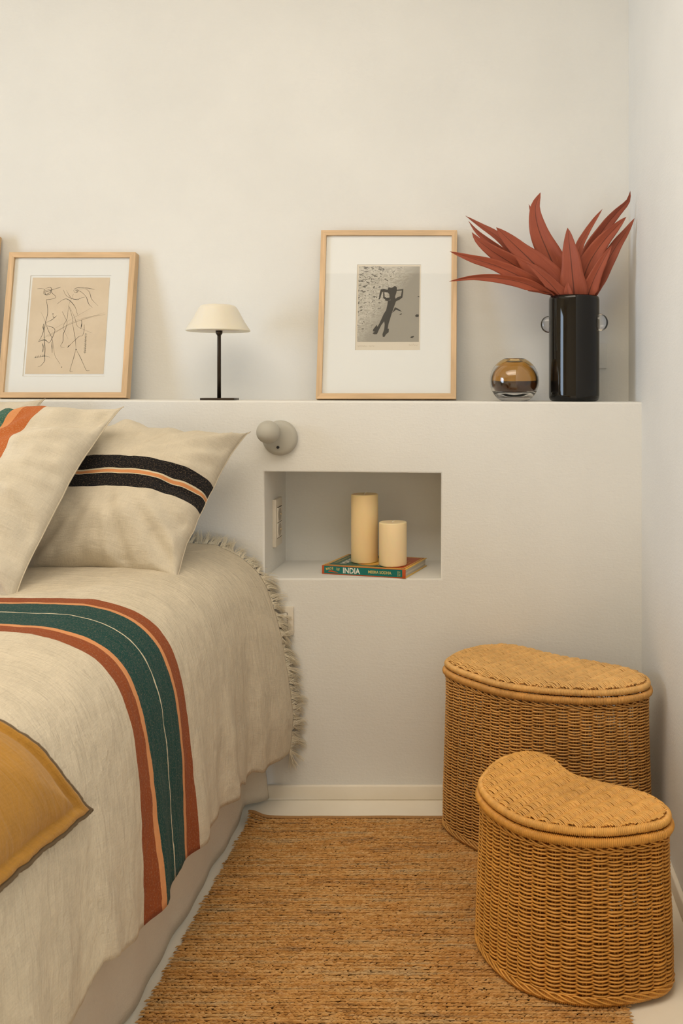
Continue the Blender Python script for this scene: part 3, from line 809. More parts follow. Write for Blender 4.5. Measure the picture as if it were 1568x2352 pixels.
# ------------------------------------------------------------------ jute rug
rug = empty('jute_rug', (-0.195, -0.6, 0), 'brown braided jute rug on the pale floor between bed and baskets', 'rug')
RX0, RX1, RY0, RY1 = -0.650, 0.262, -0.138, -1.32
def rugz(x, y):
    return 0.016*np.exp(-(((x-RX0)/0.030)**2+((y-RY0)/0.035)**2))
gx = np.linspace(RX0+0.004, RX1-0.004, 40); gy = np.linspace(RY0-0.003, RY1+0.003, 60)
X, Y = np.meshgrid(gx, gy, indexing='ij'); Z = rugz(X, Y)+0.003
nx, ny = X.shape
ii, jj = np.meshgrid(np.arange(nx-1), np.arange(ny-1), indexing='ij')
q = np.stack([ii*ny+jj, ii*ny+jj+1, (ii+1)*ny+jj+1, (ii+1)*ny+jj], -1).reshape(-1, 4)
fast('backing', np.stack([X, Y, Z], -1).reshape(-1, 3), q, M_jute_dark, rug).modifiers.new('thick', 'SOLIDIFY').thickness = 0.0025
rows = int((RY0-RY1)/0.0049); nst = int((RX1-RX0)/0.0074)
R, I = np.meshgrid(np.arange(rows), np.arange(nst), indexing='ij')
R = R.ravel(); I = I.ravel(); N_ = len(R)
wav = np.array([[0.004*mnoise.noise(Vector((k*0.03, r*0.035, 1))) for k in range(nst)] for r in range(rows)]).ravel()
bulk = np.array([[mnoise.noise(Vector((k*0.10, r*0.5, 7))) for k in range(nst)] for r in range(rows)]).ravel()
endw = rng.normal(0, 0.0022, rows)
cx = RX0+(I+0.5+0.5*(R % 2))*(RX1-RX0)/nst+rng.normal(0, 0.0010, N_)
cx = np.clip(cx, RX0+0.002, RX1+0.002)+endw[R]*np.where(I < 3, 1, 0)
cy = RY0-(R+0.5)*0.0049+np.where((R % 2) == 0, -0.00035, 0.00035)+wav+rng.normal(0, 0.0004, N_)
cz = 0.0068+rugz(cx, cy)+rng.normal(0, 0.0003, N_)+0.0010*bulk
ang = np.radians(29+rng.normal(0, 6, N_))*np.where((R % 2) == 0, 1, -1)
half = 0.0074*(1+0.12*rng.standard_normal(N_))*(1+0.15*bulk); rad = 0.0022*(1+0.12*rng.standard_normal(N_))*(1+0.18*bulk)
dx, dy = np.cos(ang), np.sin(ang)
dz = rng.normal(0.06, 0.04, N_)+0.26*np.where((R % 2) == 0, -1, 1)
sides = 5; a = np.linspace(0, 2*PI, sides, endpoint=False)
ts = np.array([-1, -0.45, 0.45, 1]); rs = np.array([0.18, 0.95, 0.95, 0.18])
Vr = np.zeros((N_, 4, sides, 3))
for k in range(4):
    ctr = np.stack([cx+dx*half*ts[k], cy+dy*half*ts[k]*0.9, cz+dz*half*ts[k]-0.0016*abs(ts[k])**2], -1)
    for j in range(sides):
        Vr[:, k, j, 0] = ctr[:, 0]-dy*rad*rs[k]*np.cos(a[j])
        Vr[:, k, j, 1] = ctr[:, 1]+dx*rad*rs[k]*np.cos(a[j])
        Vr[:, k, j, 2] = ctr[:, 2]+rad*rs[k]*np.sin(a[j])
k = np.arange(3)[:, None]; j = np.arange(sides)[None, :]
ql = np.stack([k*sides+j, (k+1)*sides+j, (k+1)*sides+(j+1) % sides, k*sides+(j+1) % sides], -1).reshape(-1, 4)
Qr = (ql[None]+(np.arange(N_)*4*sides)[:, None, None]).reshape(-1, 4)
Vr = Vr.reshape(-1, 3); Vr[:, 2] = np.maximum(Vr[:, 2], 0.0025)
tag(fast('braid', Vr, Qr, M_jute, rug), kind='stuff')
# stitched binding along the far end
xs_ = np.linspace(RX0-0.002, RX1, 1500)
zz = 0.0075+rugz(xs_, np.full_like(xs_, RY0))+0.0009*np.abs(np.sin(xs_*900)); yy_ = RY0+0.003+np.array([0.003*mnoise.noise(Vector((x*9, 0, 4))) for x in xs_])
tubes('binding', [np.stack([xs_, yy_, zz], 1)], [0.0052*(0.88+0.16*np.abs(np.sin(xs_*900)))], M_jute_edge, rug, 7)

# ------------------------------------------------------------------ framed pictures
def uvbox(me, ax):
    l = me.uv_layers.new(name='UVMap')
    for p in me.polygons:
        for li in p.loop_indices:
            c = me.vertices[me.loops[li].vertex_index].co
            l.data[li].uv = (c[ax[0]], c[ax[1]]+c[1]*0.7)
def frame(label, x, y, w, h, lean, fw, th, mat_open, group, rz=0.0):
    """origin: middle of the lower front edge; mat_open (x0, x1, z0, z1) in fractions of the frame"""
    zb = ledge_z(x)+th*math.sin(lean)+0.0005
    root = empty('picture_frame', (x, y, zb), label, 'picture', group, (-lean, 0, rz))
    W = w/2
    b = 0.0008
    O = [(-W, 0), (W, 0), (W, h), (-W, h)]; I = [(-W+fw, fw), (W-fw, fw), (W-fw, h-fw), (-W+fw, h-fw)]
    for k in range(4):
        k2 = (k+1) % 4
        v = [(p[0], yy, p[1]) for yy in (0, th) for p in (O[k], O[k2], I[k2], I[k])]
        f = [(0, 1, 2, 3), (4, 7, 6, 5), (0, 4, 5, 1), (1, 5, 6, 2), (2, 6, 7, 3), (3, 7, 4, 0)]
        o = pyd('rail', v, f, M_wood, root, False, True)
        uvbox(o.data, (0, 2) if k % 2 == 0 else (2, 0))
    yi = 0.0085
    x0, x1, z0, z1 = -W+w*mat_open[0], -W+w*mat_open[1], h*mat_open[2], h*mat_open[3]
    A = [(-W+fw-.001, fw-.001), (W-fw+.001, fw-.001), (W-fw+.001, h-fw+.001), (-W+fw-.001, h-fw+.001)]; B = [(x0, z0), (x1, z0), (x1, z1), (x0, z1)]
    v = [(p[0], yi, p[1]) for p in A+B]; f = [(k, (k+1) % 4, 4+(k+1) % 4, 4+k) for k in range(4)]
    v += [(p[0]+sx_*0.0012, yi+0.0022, p[1]+sz_*0.0012) for p, sx_, sz_ in zip(B, (1, -1, -1, 1), (1, 1, -1, -1))]
    pyd('mount', v, f, M_mat, root, False, True)
    pyd('mount_bevel', v[4:], [(k, (k+1) % 4, 4+(k+1) % 4, 4+k) for k in range(4)], M_bevel, root, False, True)
    pyd('backing_board', [(-W+.003, th-.003, .003), (W-.003, th-.003, .003), (W-.003, th-.003, h-.003), (-W+.003, th-.003, h-.003)], [(0, 1, 2, 3)], M_mat, root, False, True)
    return root, (W, h, yi, x0, x1, z0, z1)
def pane(root, W, h, fw):
    fast('glass', [(-W+fw, .0055, fw), (W-fw, .0055, fw), (W-fw, .0055, h-fw), (-W+fw, .0055, h-fw)], [(0, 1, 2, 3)], M_pane, root, local=True)
def quad(name, x0, x1, z0, z1, y, m, parent, uv=False):
    o = pyd(name, [(x0, y, z0), (x1, y, z0), (x1, y, z1), (x0, y, z1)], [(0, 1, 2, 3)], m, parent, False, True)
    if uv:
        l = o.data.uv_layers.new(name='UVMap')
        for li, lp in enumerate(o.data.loops):
            c = o.data.vertices[lp.vertex_index].co
            l.data[li].uv = ((c.x-x0)/(x1-x0), (c.z-z0)/(z1-z0))
    return o
def ribbons(name, lines, y, m, parent):
    """pencil lines as flat strips with swelling width: (points, width)"""
    verts, faces = [], []
    for P, wd in lines:
        n_ = max(6, len(P)*7)
        C_ = spline(np.array(P), n_) if len(P) > 2 else np.linspace(P[0], P[1], n_)
        T = np.gradient(C_, axis=0); T /= np.linalg.norm(T, axis=1)[:, None]+1e-12
        N2 = np.stack([-T[:, 1], T[:, 0]], 1)
        ww = wd*(0.45+0.75*np.sin(np.linspace(0.15, PI-0.15, n_)))*(1+0.3*np.sin(np.linspace(0, 9, n_)+len(verts)))
        o = len(verts)
        for c_, nn, w_ in zip(C_, N2, ww):
            verts += [(c_[0]-nn[0]*w_/2, y, c_[1]-nn[1]*w_/2), (c_[0]+nn[0]*w_/2, y, c_[1]+nn[1]*w_/2)]
        faces += [(o+2*k, o+2*k+2, o+2*k+3, o+2*k+1) for k in range(n_-1)]
    return pyd(name, verts, faces, m, parent, False, True)
GF = 'framed pictures leaning on the ledge'
# line drawing
bw = (at(290, 917, 0.14)-at(-7, 917, 0.14)).x
lean = math.asin(0.070/0.456)
fx = at((290-7)/2, 917, 0.14).x
r1, (W, h, yi, x0, x1, z0, z1) = frame('pale wood frame with a line drawing on buff paper, left of the lamp', fx, 0.140, bw, 0.456, lean, 0.0165, 0.030, (0.172, 0.812, 0.145, 0.842), GF)
ins = 0.0065
px0, px1, pz0, pz1 = x0+ins, x1-ins*0.7, z0+ins*1.2, z1-ins
quad('window_board', x0, x1, z0, z1, yi+0.0022, M_mat, r1)
prt = quad('print', px0, px1, pz0, pz1, yi+0.0015, M_paper, r1)
def pd(c):
    out_ = []
    for x, y in c:
        v_ = (y-108)/1065; xl = 350-90*v_; xr = 1213-73*v_; u_ = (x-xl)/(xr-xl)
        out_.append((px0+(px1-px0)*u_, pz1-(pz1-pz0)*v_))
    return out_
LN = 0.0008
draw = [([(400,233),(460,232),(490,250),(500,262)],1), ([(485,268),(520,262),(590,238),(665,216)],1.2), ([(490,235),(520,222),(555,222),(562,275),(608,322),(580,345),(500,356)],1.2),
 ([(475,250),(470,285),(500,305),(545,290),(550,240)],1), ([(480,245),(495,300),(530,285)],1.4), ([(500,250),(540,245),(545,275),(505,290)],1), ([(502,356),(518,470),(510,540),(492,610),(478,700),(478,800),(485,900),(480,985),(480,1030),(440,1080),(405,1094)],1.5),
 ([(440,492),(470,550),(494,612),(520,690),(562,780),(580,880),(600,980),(655,1062)],0.9), ([(494,612),(560,580),(600,550),(620,530)],1.1), ([(575,512),(582,555),(610,540)],1), ([(510,645),(560,658),(597,690),(575,760),(548,815),(528,835)],1.4), ([(412,822),(450,805),(490,803),(528,836)],2), ([(412,822),(450,755),(465,715),(480,640)],1.1),
 ([(472,622),(465,655),(468,690)],2), ([(460,838),(465,880),(461,935)],2), ([(560,825),(565,885),(566,940)],1.8), ([(365,997),(430,985),(500,978),(543,994)],0.9),
 ([(692,245),(725,310),(785,342),(850,355),(880,340),(935,326)],1), ([(725,248),(760,310),(800,350),(860,345)],0.7), ([(624,402),(680,360),(730,348),(780,380),(825,440),(840,490),(858,532)],1.3), ([(810,240),(850,222),(920,222),(990,230),(1040,243)],1.2), ([(850,250),(900,275),(950,330),(975,400),(1018,445)],1.2), ([(860,235),(940,235),(985,275),(1010,350),(1082,426)],0.9),
 ([(805,250),(820,275),(850,270),(855,245),(820,240)],1), ([(815,260),(845,250),(840,275)],1), ([(805,290),(788,342),(760,390),(745,470),(735,560),(690,650),(700,700),(745,790)],0.6), ([(755,425),(790,550),(800,650),(825,790),(832,905)],0.9), ([(680,488),(715,560),(733,610),(715,680),(690,740),(685,820),(660,860),(672,882),(705,884)],1.1),
 ([(895,582),(898,620),(886,682)],2), ([(925,630),(922,700),(905,752),(870,760),(820,805),(770,850)],1), ([(770,850),(735,885)],2.2), ([(830,905),(805,1000),(765,1138),(795,1144)],1), ([(835,908),(880,990),(940,1120),(955,1138),(985,1134)],1), ([(945,725),(938,830),(932,955)],0.9), ([(765,440),(820,560),(850,650),(930,690),(1005,722)],0.6)]
for k in range(10): draw.append(([(930-k*1.5, 735+k*22), (958-k*1.5, 737+k*22)], 1.4))
for k in range(6): draw.append(([(376+k*19, 975-k*3), (382+k*19, 1000-k*3)], 1.1))
draw += [([(830,900),(836,912)],3), ([(668,1096),(676,1100)],3), ([(572,510),(580,516)],2.5)]
lines = [(pd(c), LN*w_) for c, w_ in draw]
ribbons('drawing', lines, yi+0.0012, M_graphite, prt)
faint = [([(490,760),(640,690),(800,600),(960,550),(1160,520)],1.2), ([(430,795),(600,720),(780,620),(1000,545),(1150,500)],1), ([(520,770),(700,660),(900,580),(1100,530)],1), ([(600,670),(800,560),(1000,450)],0.8)]
ribbons('drawing', [(pd(c), LN*w_) for c, w_ in faint], yi+0.0013, M_faint, prt)
pane(r1, W, h, 0.0165)
# photograph
bw = (at(1047, 920, 0.12)-at(725, 920, 0.12)).x
lean = math.asin(0.086/0.527)
r2, (W, h, yi, x0, x1, z0, z1) = frame('larger pale wood frame with a black and white beach photograph, beside the red leaves', at(886, 920, 0.12).x, 0.120, bw, 0.529, lean, 0.0165, 0.030, (0.268, 0.738, 0.285, 0.796), GF)
prt = quad('print', x0-.001, x1+.001, z0-.001, z1+.001, yi+0.0018, M_photo_paper, r2)
ix0, ix1, iz0, iz1 = x0+0.0055, x1-0.0045, z0+(z1-z0)*0.096, z1-0.0058
quad('image', ix0, ix1, iz0, iz1, yi+0.0015, M_sand, prt, True)
def pp(c):
    out_ = []
    for x, y in c:
        v_ = (y-205)/1552; xl = 190-35*v_; xr = 1428-33*v_; u_ = (x-xl)/(xr-xl)
        out_.append((ix0+(ix1-ix0)*u_, yi+0.0012, iz1-(iz1-iz0)*v_))
    return out_
sil = [[(775,925),(835,900),(930,870),(1000,900),(940,930),(880,1100),(845,1200),(820,1290),(790,1380),(770,1490),(795,1490),(790,1560),(740,1600),(700,1660),(670,1650),(665,1600),(700,1500),(710,1400),(700,1340),(640,1420),(590,1520),(555,1600),(500,1605),(465,1580),(510,1550),(470,1540),(480,1500),(550,1410),(565,1450),(600,1390),(650,1280),(690,1190),(740,1110),(765,1000)],
 [(775,925),(725,915),(720,890),(680,860),(680,735),(705,740),(710,830),(745,855),(810,850),(840,890)],
 [(590,905),(595,870),(610,760),(635,680),(700,672),(770,690),(770,745),(690,735),(660,735),(625,865)],
 [(770,690),(790,640),(860,650),(920,610),(960,640),(960,710),(940,780),(920,830),(930,872),(835,902),(810,850),(805,780),(770,745)],
 [(960,690),(1090,675),(1085,760),(1070,850),(1000,905),(930,880),(960,850),(1040,820),(1062,705),(960,712)],
 [(1225,1660),(1260,1640),(1305,1640),(1280,1672),(1240,1680)], [(1320,1230),(1350,1195),(1400,1200),(1395,1245),(1350,1250)], [(1370,835),(1410,815),(1415,845)], [(860,1170),(920,1050),(1000,1090),(1060,1140),(1020,1130),(940,1100)], [(1000,1205),(1060,1170),(1050,1200)]]
fig_v, fig_f = [], []
for s_ in sil:
    o = len(fig_v); p = pp(s_); fig_v += p; fig_f.append(list(range(o, o+len(p))))
pyd('image_figure', fig_v, fig_f, M_shadowprint, prt, False, True)
def hand(x, z, w_, n_, sc):
    P = []
    for k in range(n_): P.append((x+w_*k/(n_-1)+0.001*math.sin(k*2.1), z+sc*math.sin(k*2.4)*(0.6+0.4*math.sin(k*1.3))))
    return P
M_soft = mat('soft_pencil', (0.42, 0.37, 0.29, 1), 0.9, 0.1)
for ln in ((hand(x0+0.006, z0+0.013, 0.030, 16, 0.0022), 0.0005), (hand(x0+0.042, z0+0.013, 0.017, 10, 0.0022), 0.0005), (hand(x1-0.036, z0+0.016, 0.028, 12, 0.0035), 0.0005)):
    ribbons('pencil_note', [ln], yi+0.0014, M_soft, prt)
pane(r2, W, h, 0.0165)
# third frame, only its edge at the left margin
r3, (W, h, yi, x0, x1, z0, z1) = frame('pale wood frame at the left margin, only its right edge showing', at(-43, 915, 0.12).x-0.20, 0.115, 0.40, 0.51, math.asin(0.09/0.51), 0.0165, 0.030, (0.2, 0.8, 0.2, 0.8), GF)
quad('print', x0-.001, x1+.001, z0-.001, z1+.001, yi+0.0018, M_paper, r3)
pane(r3, W, h, 0.0165)

# ------------------------------------------------------------------ table lamp
LX, LY = at(503, 900, 0.075).x, 0.075
lz = ledge_z(LX)
lamp = empty('table_lamp', (LX, LY, lz), 'small table lamp with cream cone shade and thin dark stem on the ledge', 'lamp')
bx0 = at(459, 900, 0.045).x; bx1 = at(537, 900, 0.045).x
box('base', bx0, bx1, 0.045, 0.100, lz+0.0003, lz+0.0065, M_iron, lamp, 0.0006)
lathe('stem', [(0, lz+.006), (.0056, lz+.006), (.0054, lz+.19), (.0050, lz+.192), (0, lz+.192)], M_iron, lamp, (LX, LY, 0), n=20)
zs_ = at(500, 760, LY).z
lathe('collar', [(0, zs_-.014), (.0055, zs_-.014), (.0098, zs_-.007), (.0100, zs_+.002), (0, zs_+.002)], M_iron, lamp, (LX, LY, 0), n=24)
R0 = 72*(LY+D)/F
sh_prof = [(.0605, zs_+.0015), (R0-.003, zs_-.0015), (R0, zs_+.0005), (R0-.001, zs_+.003), (.0745, zs_+.030), (.061, zs_+.056), (.0545, zs_+.0675), (.049, zs_+.0735), (.040, zs_+.0765), (.02, zs_+.078), (0, zs_+.0785)]
lathe('shade', sh_prof, M_shade, lamp, (LX-.003, LY, 0), n=72)
lathe('diffuser', [(0, zs_+.0005), (.059, zs_+.0005), (.0615, zs_+.0018)], M_disc, lamp, (LX-.003, LY, 0), n=48)

# ------------------------------------------------------------------ vases and leaves
VX, VY = at(1318, 800, 0.100).x, 0.100
vz = ledge_z(VX)+0.0004; vh = at(1318, 681, VY).z-vz; VR = 58*(VY+D)/F
vase = empty('vase', (VX, VY, vz), 'tall black glass cylinder vase with clear glass knobs on the ledge', 'vase', 'glass vases on the ledge')
pr = [(0, 0), (VR-.012, 0), (VR-.004, .003), (VR-.0008, .010), (VR, .02), (VR, vh-.012), (VR-.0012, vh-.004), (VR-.004, vh-.0003), (VR-.007, vh-.001), (VR-.008, vh-.006), (VR-.008, .03), (0, .03)]
lathe('body', pr, M_black, vase, (VX, VY, vz), n=96)
for s_, nm, zc in ((1, 'knob', 742), (-1, 'knob', 744)):
    kd = Vector((0.955*s_, -0.30*s_, 0)); kc = Vector((VX, VY, 0))+kd*(VR+0.003); kc.z = at(1378, zc, VY).z
    th_ = np.linspace(-PI/2, PI/2, 25)
    lathe(nm, [(0.0255*math.cos(q_), 0.0255*math.sin(q_)) for q_ in th_], M_clear, vase, tuple(kc), n=40, M=[[0.92, 0, 0], [0, .55, 0], [0, 0, 1.0]])

def leaf(path, wpx, seed, fold_=0.25, twist=0.0, root=None, base_w=0.42, peak=0.5):
    """path of (px, py, y): tip first"""
    P = np.array([tuple(at(*p)) for p in path])[::-1]
    n_ = 34; C_ = spline(P, n_); T = np.gradient(C_, axis=0); T /= np.linalg.norm(T, axis=1)[:, None]
    view = C_-np.array((0, -D, H)); view /= np.linalg.norm(view, axis=1)[:, None]
    S1 = np.cross(T, view); S1 /= np.linalg.norm(S1, axis=1)[:, None]
    Nn = np.cross(S1, T)
    t_ = np.linspace(0, 1, n_)
    wmax = wpx*1.14*2.66/F
    f_ = np.where(t_ < peak, base_w+(1-base_w)*np.sin(PI/2*t_/peak)**1.3, np.clip(np.cos(PI/2*(t_-peak)/(1-peak)), 0, 1)**0.85*(1-0.18*np.sin(PI*(t_-peak)/(1-peak))))
    r_ = random.Random(seed)
    m_ = 9; s_ = np.linspace(-1, 1, m_)
    Vv = np.zeros((n_, m_, 3)); uv = np.zeros((n_, m_, 2))
    for i in range(n_):
        tw = twist*(0.3+t_[i]); cs, sn = math.cos(tw), math.sin(tw)
        sd = S1[i]*cs+Nn[i]*sn; nn = Nn[i]*cs-S1[i]*sn
        wob = 1+0.16*mnoise.noise(Vector((t_[i]*6, seed*3.3, 0))); wob2 = 1+0.16*mnoise.noise(Vector((t_[i]*7, seed*3.3, 9)))
        for j in range(m_):
            w_ = wmax/2*f_[i]*(wob if s_[j] < 0 else wob2)
            lift = fold_*w_*(abs(s_[j])**1.2)-0.12*w_*math.sin(PI*t_[i]*2+seed)*s_[j]
            Vv[i, j] = C_[i]+sd*s_[j]*w_-nn*lift+nn*0.0012*mnoise.noise(Vector((t_[i]*9, s_[j]*2, seed)))
            uv[i, j] = (0.5+0.5*s_[j], t_[i]*2+seed)
    dxv, dyv = Vv[..., 0]-VX, Vv[..., 1]-VY; rr_ = np.hypot(dxv, dyv)+1e-9
    lim = np.where(Vv[..., 2] < vz+vh+0.012, VR-0.012+np.clip(Vv[..., 2]-(vz+vh), 0, 1)*1.5, 9)
    k_ = np.minimum(1, lim/rr_); Vv[..., 0] = VX+dxv*k_; Vv[..., 1] = VY+dyv*k_
    Vv[..., 1] = np.minimum(Vv[..., 1], YB-0.004); Vv[..., 0] = np.minimum(Vv[..., 0], XR-0.004)
    ii, jj = np.meshgrid(np.arange(n_-1), np.arange(m_-1), indexing='ij')
    q_ = np.stack([ii*m_+jj, ii*m_+jj+1, (ii+1)*m_+jj+1, (ii+1)*m_+jj], -1).reshape(-1, 4)
    o = fast('leaf', Vv.reshape(-1, 3), q_, M_leaf, root, uv=uv.reshape(-1, 2))
    o.modifiers.new('thick', 'SOLIDIFY').thickness = 0.0007
    return o
bunch = empty('leaf_bunch', (VX, VY, vz+0.03), 'spray of long rust red dried leaves standing in the black vase', 'leaves')
y0 = VY
leaves = [
 ([(1031,646,.03),(1090,637,.035),(1160,641,.045),(1220,657,.06),(1268,690,.08),(1290,740,.09),(1300,800,.10)], 24, 1, .35, .25),
 ([(1033,578,.03),(1080,593,.035),(1140,611,.05),(1205,642,.065),(1270,688,.085),(1295,740,.095),(1305,800,.1)], 36, 2, .2, .0),
 ([(1083,533,.07),(1098,552,.07),(1135,580,.075),(1190,615,.085),(1250,658,.09),(1290,700,.1),(1308,790,.1)], 52, 3, .25, .1),
 ([(1069,496,.11),(1105,520,.11),(1150,550,.11),(1200,598,.11),(1255,660,.11),(1295,720,.11),(1310,790,.11)], 36, 4, .35, -.5),
 ([(1076,508,.10),(1098,534,.10),(1140,568,.10),(1185,604,.10),(1250,662,.10),(1295,720,.1),(1308,790,.1)], 30, 5, .3, .5),
 ([(1139,522,.065),(1170,552,.07),(1215,595,.075),(1258,642,.08),(1292,695,.09),(1310,780,.095)], 62, 6, .15, .0),
 ([(1241,442,.10),(1229,478,.10),(1236,525,.10),(1258,580,.10),(1284,640,.10),(1302,700,.10),(1314,790,.1)], 60, 7, .2, .1),
 ([(1214,469,.125),(1226,498,.12),(1246,550,.12),(1280,630,.115),(1300,700,.11),(1312,780,.11)], 36, 8, .3, .3),
 ([(1303,523,.055),(1308,570,.05),(1313,620,.05),(1318,680,.06),(1320,780,.09)], 54, 9, .12, .0),
 ([(1383,480,.15),(1362,510,.145),(1345,538,.14),(1330,570,.135),(1320,640,.12),(1318,780,.11)], 26, 10, .35, .3),
 ([(1447,438,.08),(1441,462,.08),(1416,488,.08),(1388,522,.085),(1358,572,.09),(1336,640,.095),(1326,700,.1),(1322,790,.1)], 38, 11, .3, -.3),
 ([(1438,498,.06),(1412,524,.06),(1384,556,.065),(1354,602,.07),(1335,655,.08),(1328,700,.09),(1322,790,.095)], 48, 12, .25, .0),
 ([(1457,501,.085),(1434,537,.085),(1413,568,.085),(1388,612,.085),(1360,662,.09),(1345,705,.095),(1330,790,.1)], 38, 13, .2, .2),
 ([(1405,562,.05),(1385,598,.05),(1364,640,.055),(1350,680,.065),(1338,740,.08),(1328,790,.09)], 36, 14, .25, .0),
 ([(1208,602,.035),(1236,626,.035),(1266,655,.045),(1288,682,.055),(1303,705,.065),(1310,750,.08),(1312,800,.09)], 36, 15, .3, -.1),
 ([(1303,648,.035),(1304,670,.037),(1306,695,.045),(1312,770,.08)], 34, 16, .2, .0),
 ([(1391,624,.12),(1376,655,.115),(1362,690,.11),(1345,740,.105),(1335,790,.1)], 22, 17, .3, .5),
 ([(1346,632,.08),(1342,660,.08),(1338,695,.085),(1330,780,.09)], 24, 18, .3, .2),
]
for pth, wp, sd, fo, tw in leaves: leaf(pth, wp, sd, fo, tw, bunch)

RVX, RVY = at(1181, 880, 0.095).x, 0.095
rz_ = ledge_z(RVX)+0.0004
sc = (RVY+D)/F; RR = 57*sc; HH = at(1181, 823, RVY).z-rz_
rv = empty('bud_vase', (RVX, RVY, rz_), 'small round amber glass vase with a clear thick base beside the black vase', 'vase', 'glass vases on the ledge')
zc = HH*0.475
def ball(r, kz, z_lo, z_hi, n_):
    th_ = np.linspace(math.asin(max(-1, (z_lo-zc)/(r*kz))), math.asin(min(1, (z_hi-zc)/(r*kz))), n_)
    return [(r*math.cos(q_), zc+r*kz*math.sin(q_)) for q_ in th_]
outer = [(0, .0012), (.036, 0.0), (.0405, .0015)]+ball(RR, .98, .0065, HH-.001, 30)[0:]
rt = outer[-1][0]
inner_r = RR-.0055
inn = ball(inner_r, .93, 0.028, HH-.006, 28)
prof_ = outer+[(rt-.003, HH), (rt-.006, HH-.003)]+inn[::-1]+[(inn[0][0]*0.75, .026), (inn[0][0]*0.4, .023), (0, .022)]
lathe('outer_glass', prof_, M_clear, rv, (RVX, RVY, rz_), n=80)
k_ = 0.9965
zs2 = 0.058; rs2 = float(np.interp(zs2, [q_[1] for q_ in inn], [q_[0] for q_ in inn]))
hi = [(rs2, zs2)]+[q_ for q_ in inn if q_[1] > zs2]; lo_ = [q_ for q_ in inn if q_[1] < zs2]+[(rs2, zs2)]
am = [(r_*k_, z_+.0002) for r_, z_ in hi]+[(max(0, r_-.003), z_+.001) for r_, z_ in hi[::-1]]
am.append(am[0])
lathe('amber_lining', am, M_amber, rv, (RVX, RVY, rz_), n=80)
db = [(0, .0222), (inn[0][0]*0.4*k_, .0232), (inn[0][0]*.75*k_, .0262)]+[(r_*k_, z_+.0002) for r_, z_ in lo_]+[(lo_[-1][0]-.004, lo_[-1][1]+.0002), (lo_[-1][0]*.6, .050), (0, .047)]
lathe('amber_shaded', db, M_amber_shaded, rv, (RVX, RVY, rz_), n=80)  # lower lining darkened by colour for refracted shade, as thicker amber glass

# ------------------------------------------------------------------ sconce, sockets, switches
sc_root = empty('wall_sconce', (-0.6, 0, 1.035), 'grey ball wall sconce with round back plate and black dial beside the pillow', 'lamp')
dc = at(642, 1006, -0.012); RD = 40.5*2.58/F
lathe('back_plate', [(RD*.97, 0.0), (RD, .006), (RD*.985, .013), (RD*.92, .019), (RD*.75, .0225), (RD*.4, .0245), (0, .025)], M_grey, sc_root, (dc.x, -0.0005, dc.z), '-Y', 72)
bc = at(615.5, 992.5, -0.065); RB = 26.5*(D-0.065)/F
th_ = np.linspace(-PI/2, PI/2, 33)
lathe('ball_shade', [(RB*math.cos(q_), RB*1.0*math.sin(q_)*(1.0 if q_ > 0 else 1.0)) for q_ in th_], M_grey, sc_root, tuple(bc), n=64)
sj = at(641, 984, -0.02)
tubes('arm', [np.array([tuple(bc+Vector((0.02, 0.012, 0.006))), (sj.x, -0.022, sj.z)])], [0.0035], M_grey, sc_root, 10)
dl = at(638, 1027.5, -0.026)
lathe('dial', [(.0040, 0), (.0040, .004), (.0034, .0052), (0, .0054)], M_dial, sc_root, (dl.x, -0.0235, dl.z), '-Y', 24)

def socket_plate():
    # double socket on the left cheek of the niche, facing right
    ya, yb_ = 0.098, 0.180
    za, zb2 = at(626, 1258, ya).z, at(626, 1148, ya).z
    root = empty('double_socket', (NX0, (ya+yb_)/2, (za+zb2)/2), 'ivory double power socket on the left side wall of the niche', 'socket', 'ivory wall fittings')
    box('plate', NX0-.001, NX0+.0105, ya, yb_, za, zb2, M_plastic2, root, 0.002)
    zm = (za+zb2)/2; hh = (zb2-za)*0.32
    ym = (ya+yb_)/2
    for s_ in (1, -1):
        c = zm+s_*hh/2
        so = box('socket_insert', NX0+.010, NX0+.0125, ym-.027, ym+.027, c-hh/2+.0006, c+hh/2-.0006, M_plastic, root, 0.0008)
        lathe('recess', [(.0195, 0.0), (.0190, .0001), (0, .0001)], M_socket, so, (NX0+.0126, ym, c), 'X', 40)
        for pz in (0.0,):
            lathe('pin', [(.0024, 0), (.0022, .004), (0, .0044)], M_pin, so, (NX0+.0127, ym+.006, c+pz), 'X', 14)
    for k in (1, 0, -1):
        box('joint', NX0+.0104, NX0+.0127, ym-.026, ym+.026, zm+k*hh-.0006, zm+k*hh+.0006, M_gapline, root)
socket_plate()
sx0 = at(609, 1400, -.006).x; sx1 = at(674, 1400, -.006).x; sz0 = at(609, 1458, -.006).z; sz1 = at(609, 1393, -.006).z
sw = empty('switch_plate', ((sx0+sx1)/2, 0, (sz0+sz1)/2), 'square ivory switch plate on the half wall half hidden by the fringe', 'switch', 'ivory wall fittings')
box('plate', sx0, sx1, -0.009, 0.0005, sz0, sz1, M_plastic2, sw, 0.002)
mx_, mz_ = (sx0+sx1)/2, (sz0+sz1)/2
box('gap', mx_-.0235, mx_+.0235, -0.0094, -0.008, mz_-.0235, mz_+.0235, M_gapline, sw)
box('rocker', mx_-.0222, mx_+.0222, -0.012, -0.008, mz_-.0222, mz_+.0222, M_plastic, sw, 0.001)
x1_ = at(1393, 800, YB-.008).x; z1_ = at(1393, 789, YB-.008).z; z0_ = at(1393, 846, YB-.008).z
s2 = empty('switch_plate', (x1_-.04, YB, (z0_+z1_)/2), 'wall coloured switch plate on the upper wall half hidden behind the black vase', 'switch', 'ivory wall fittings')
box('plate', x1_-.08, x1_, YB-.010, YB+.0005, z0_, z1_, M_wall, s2, 0.002)
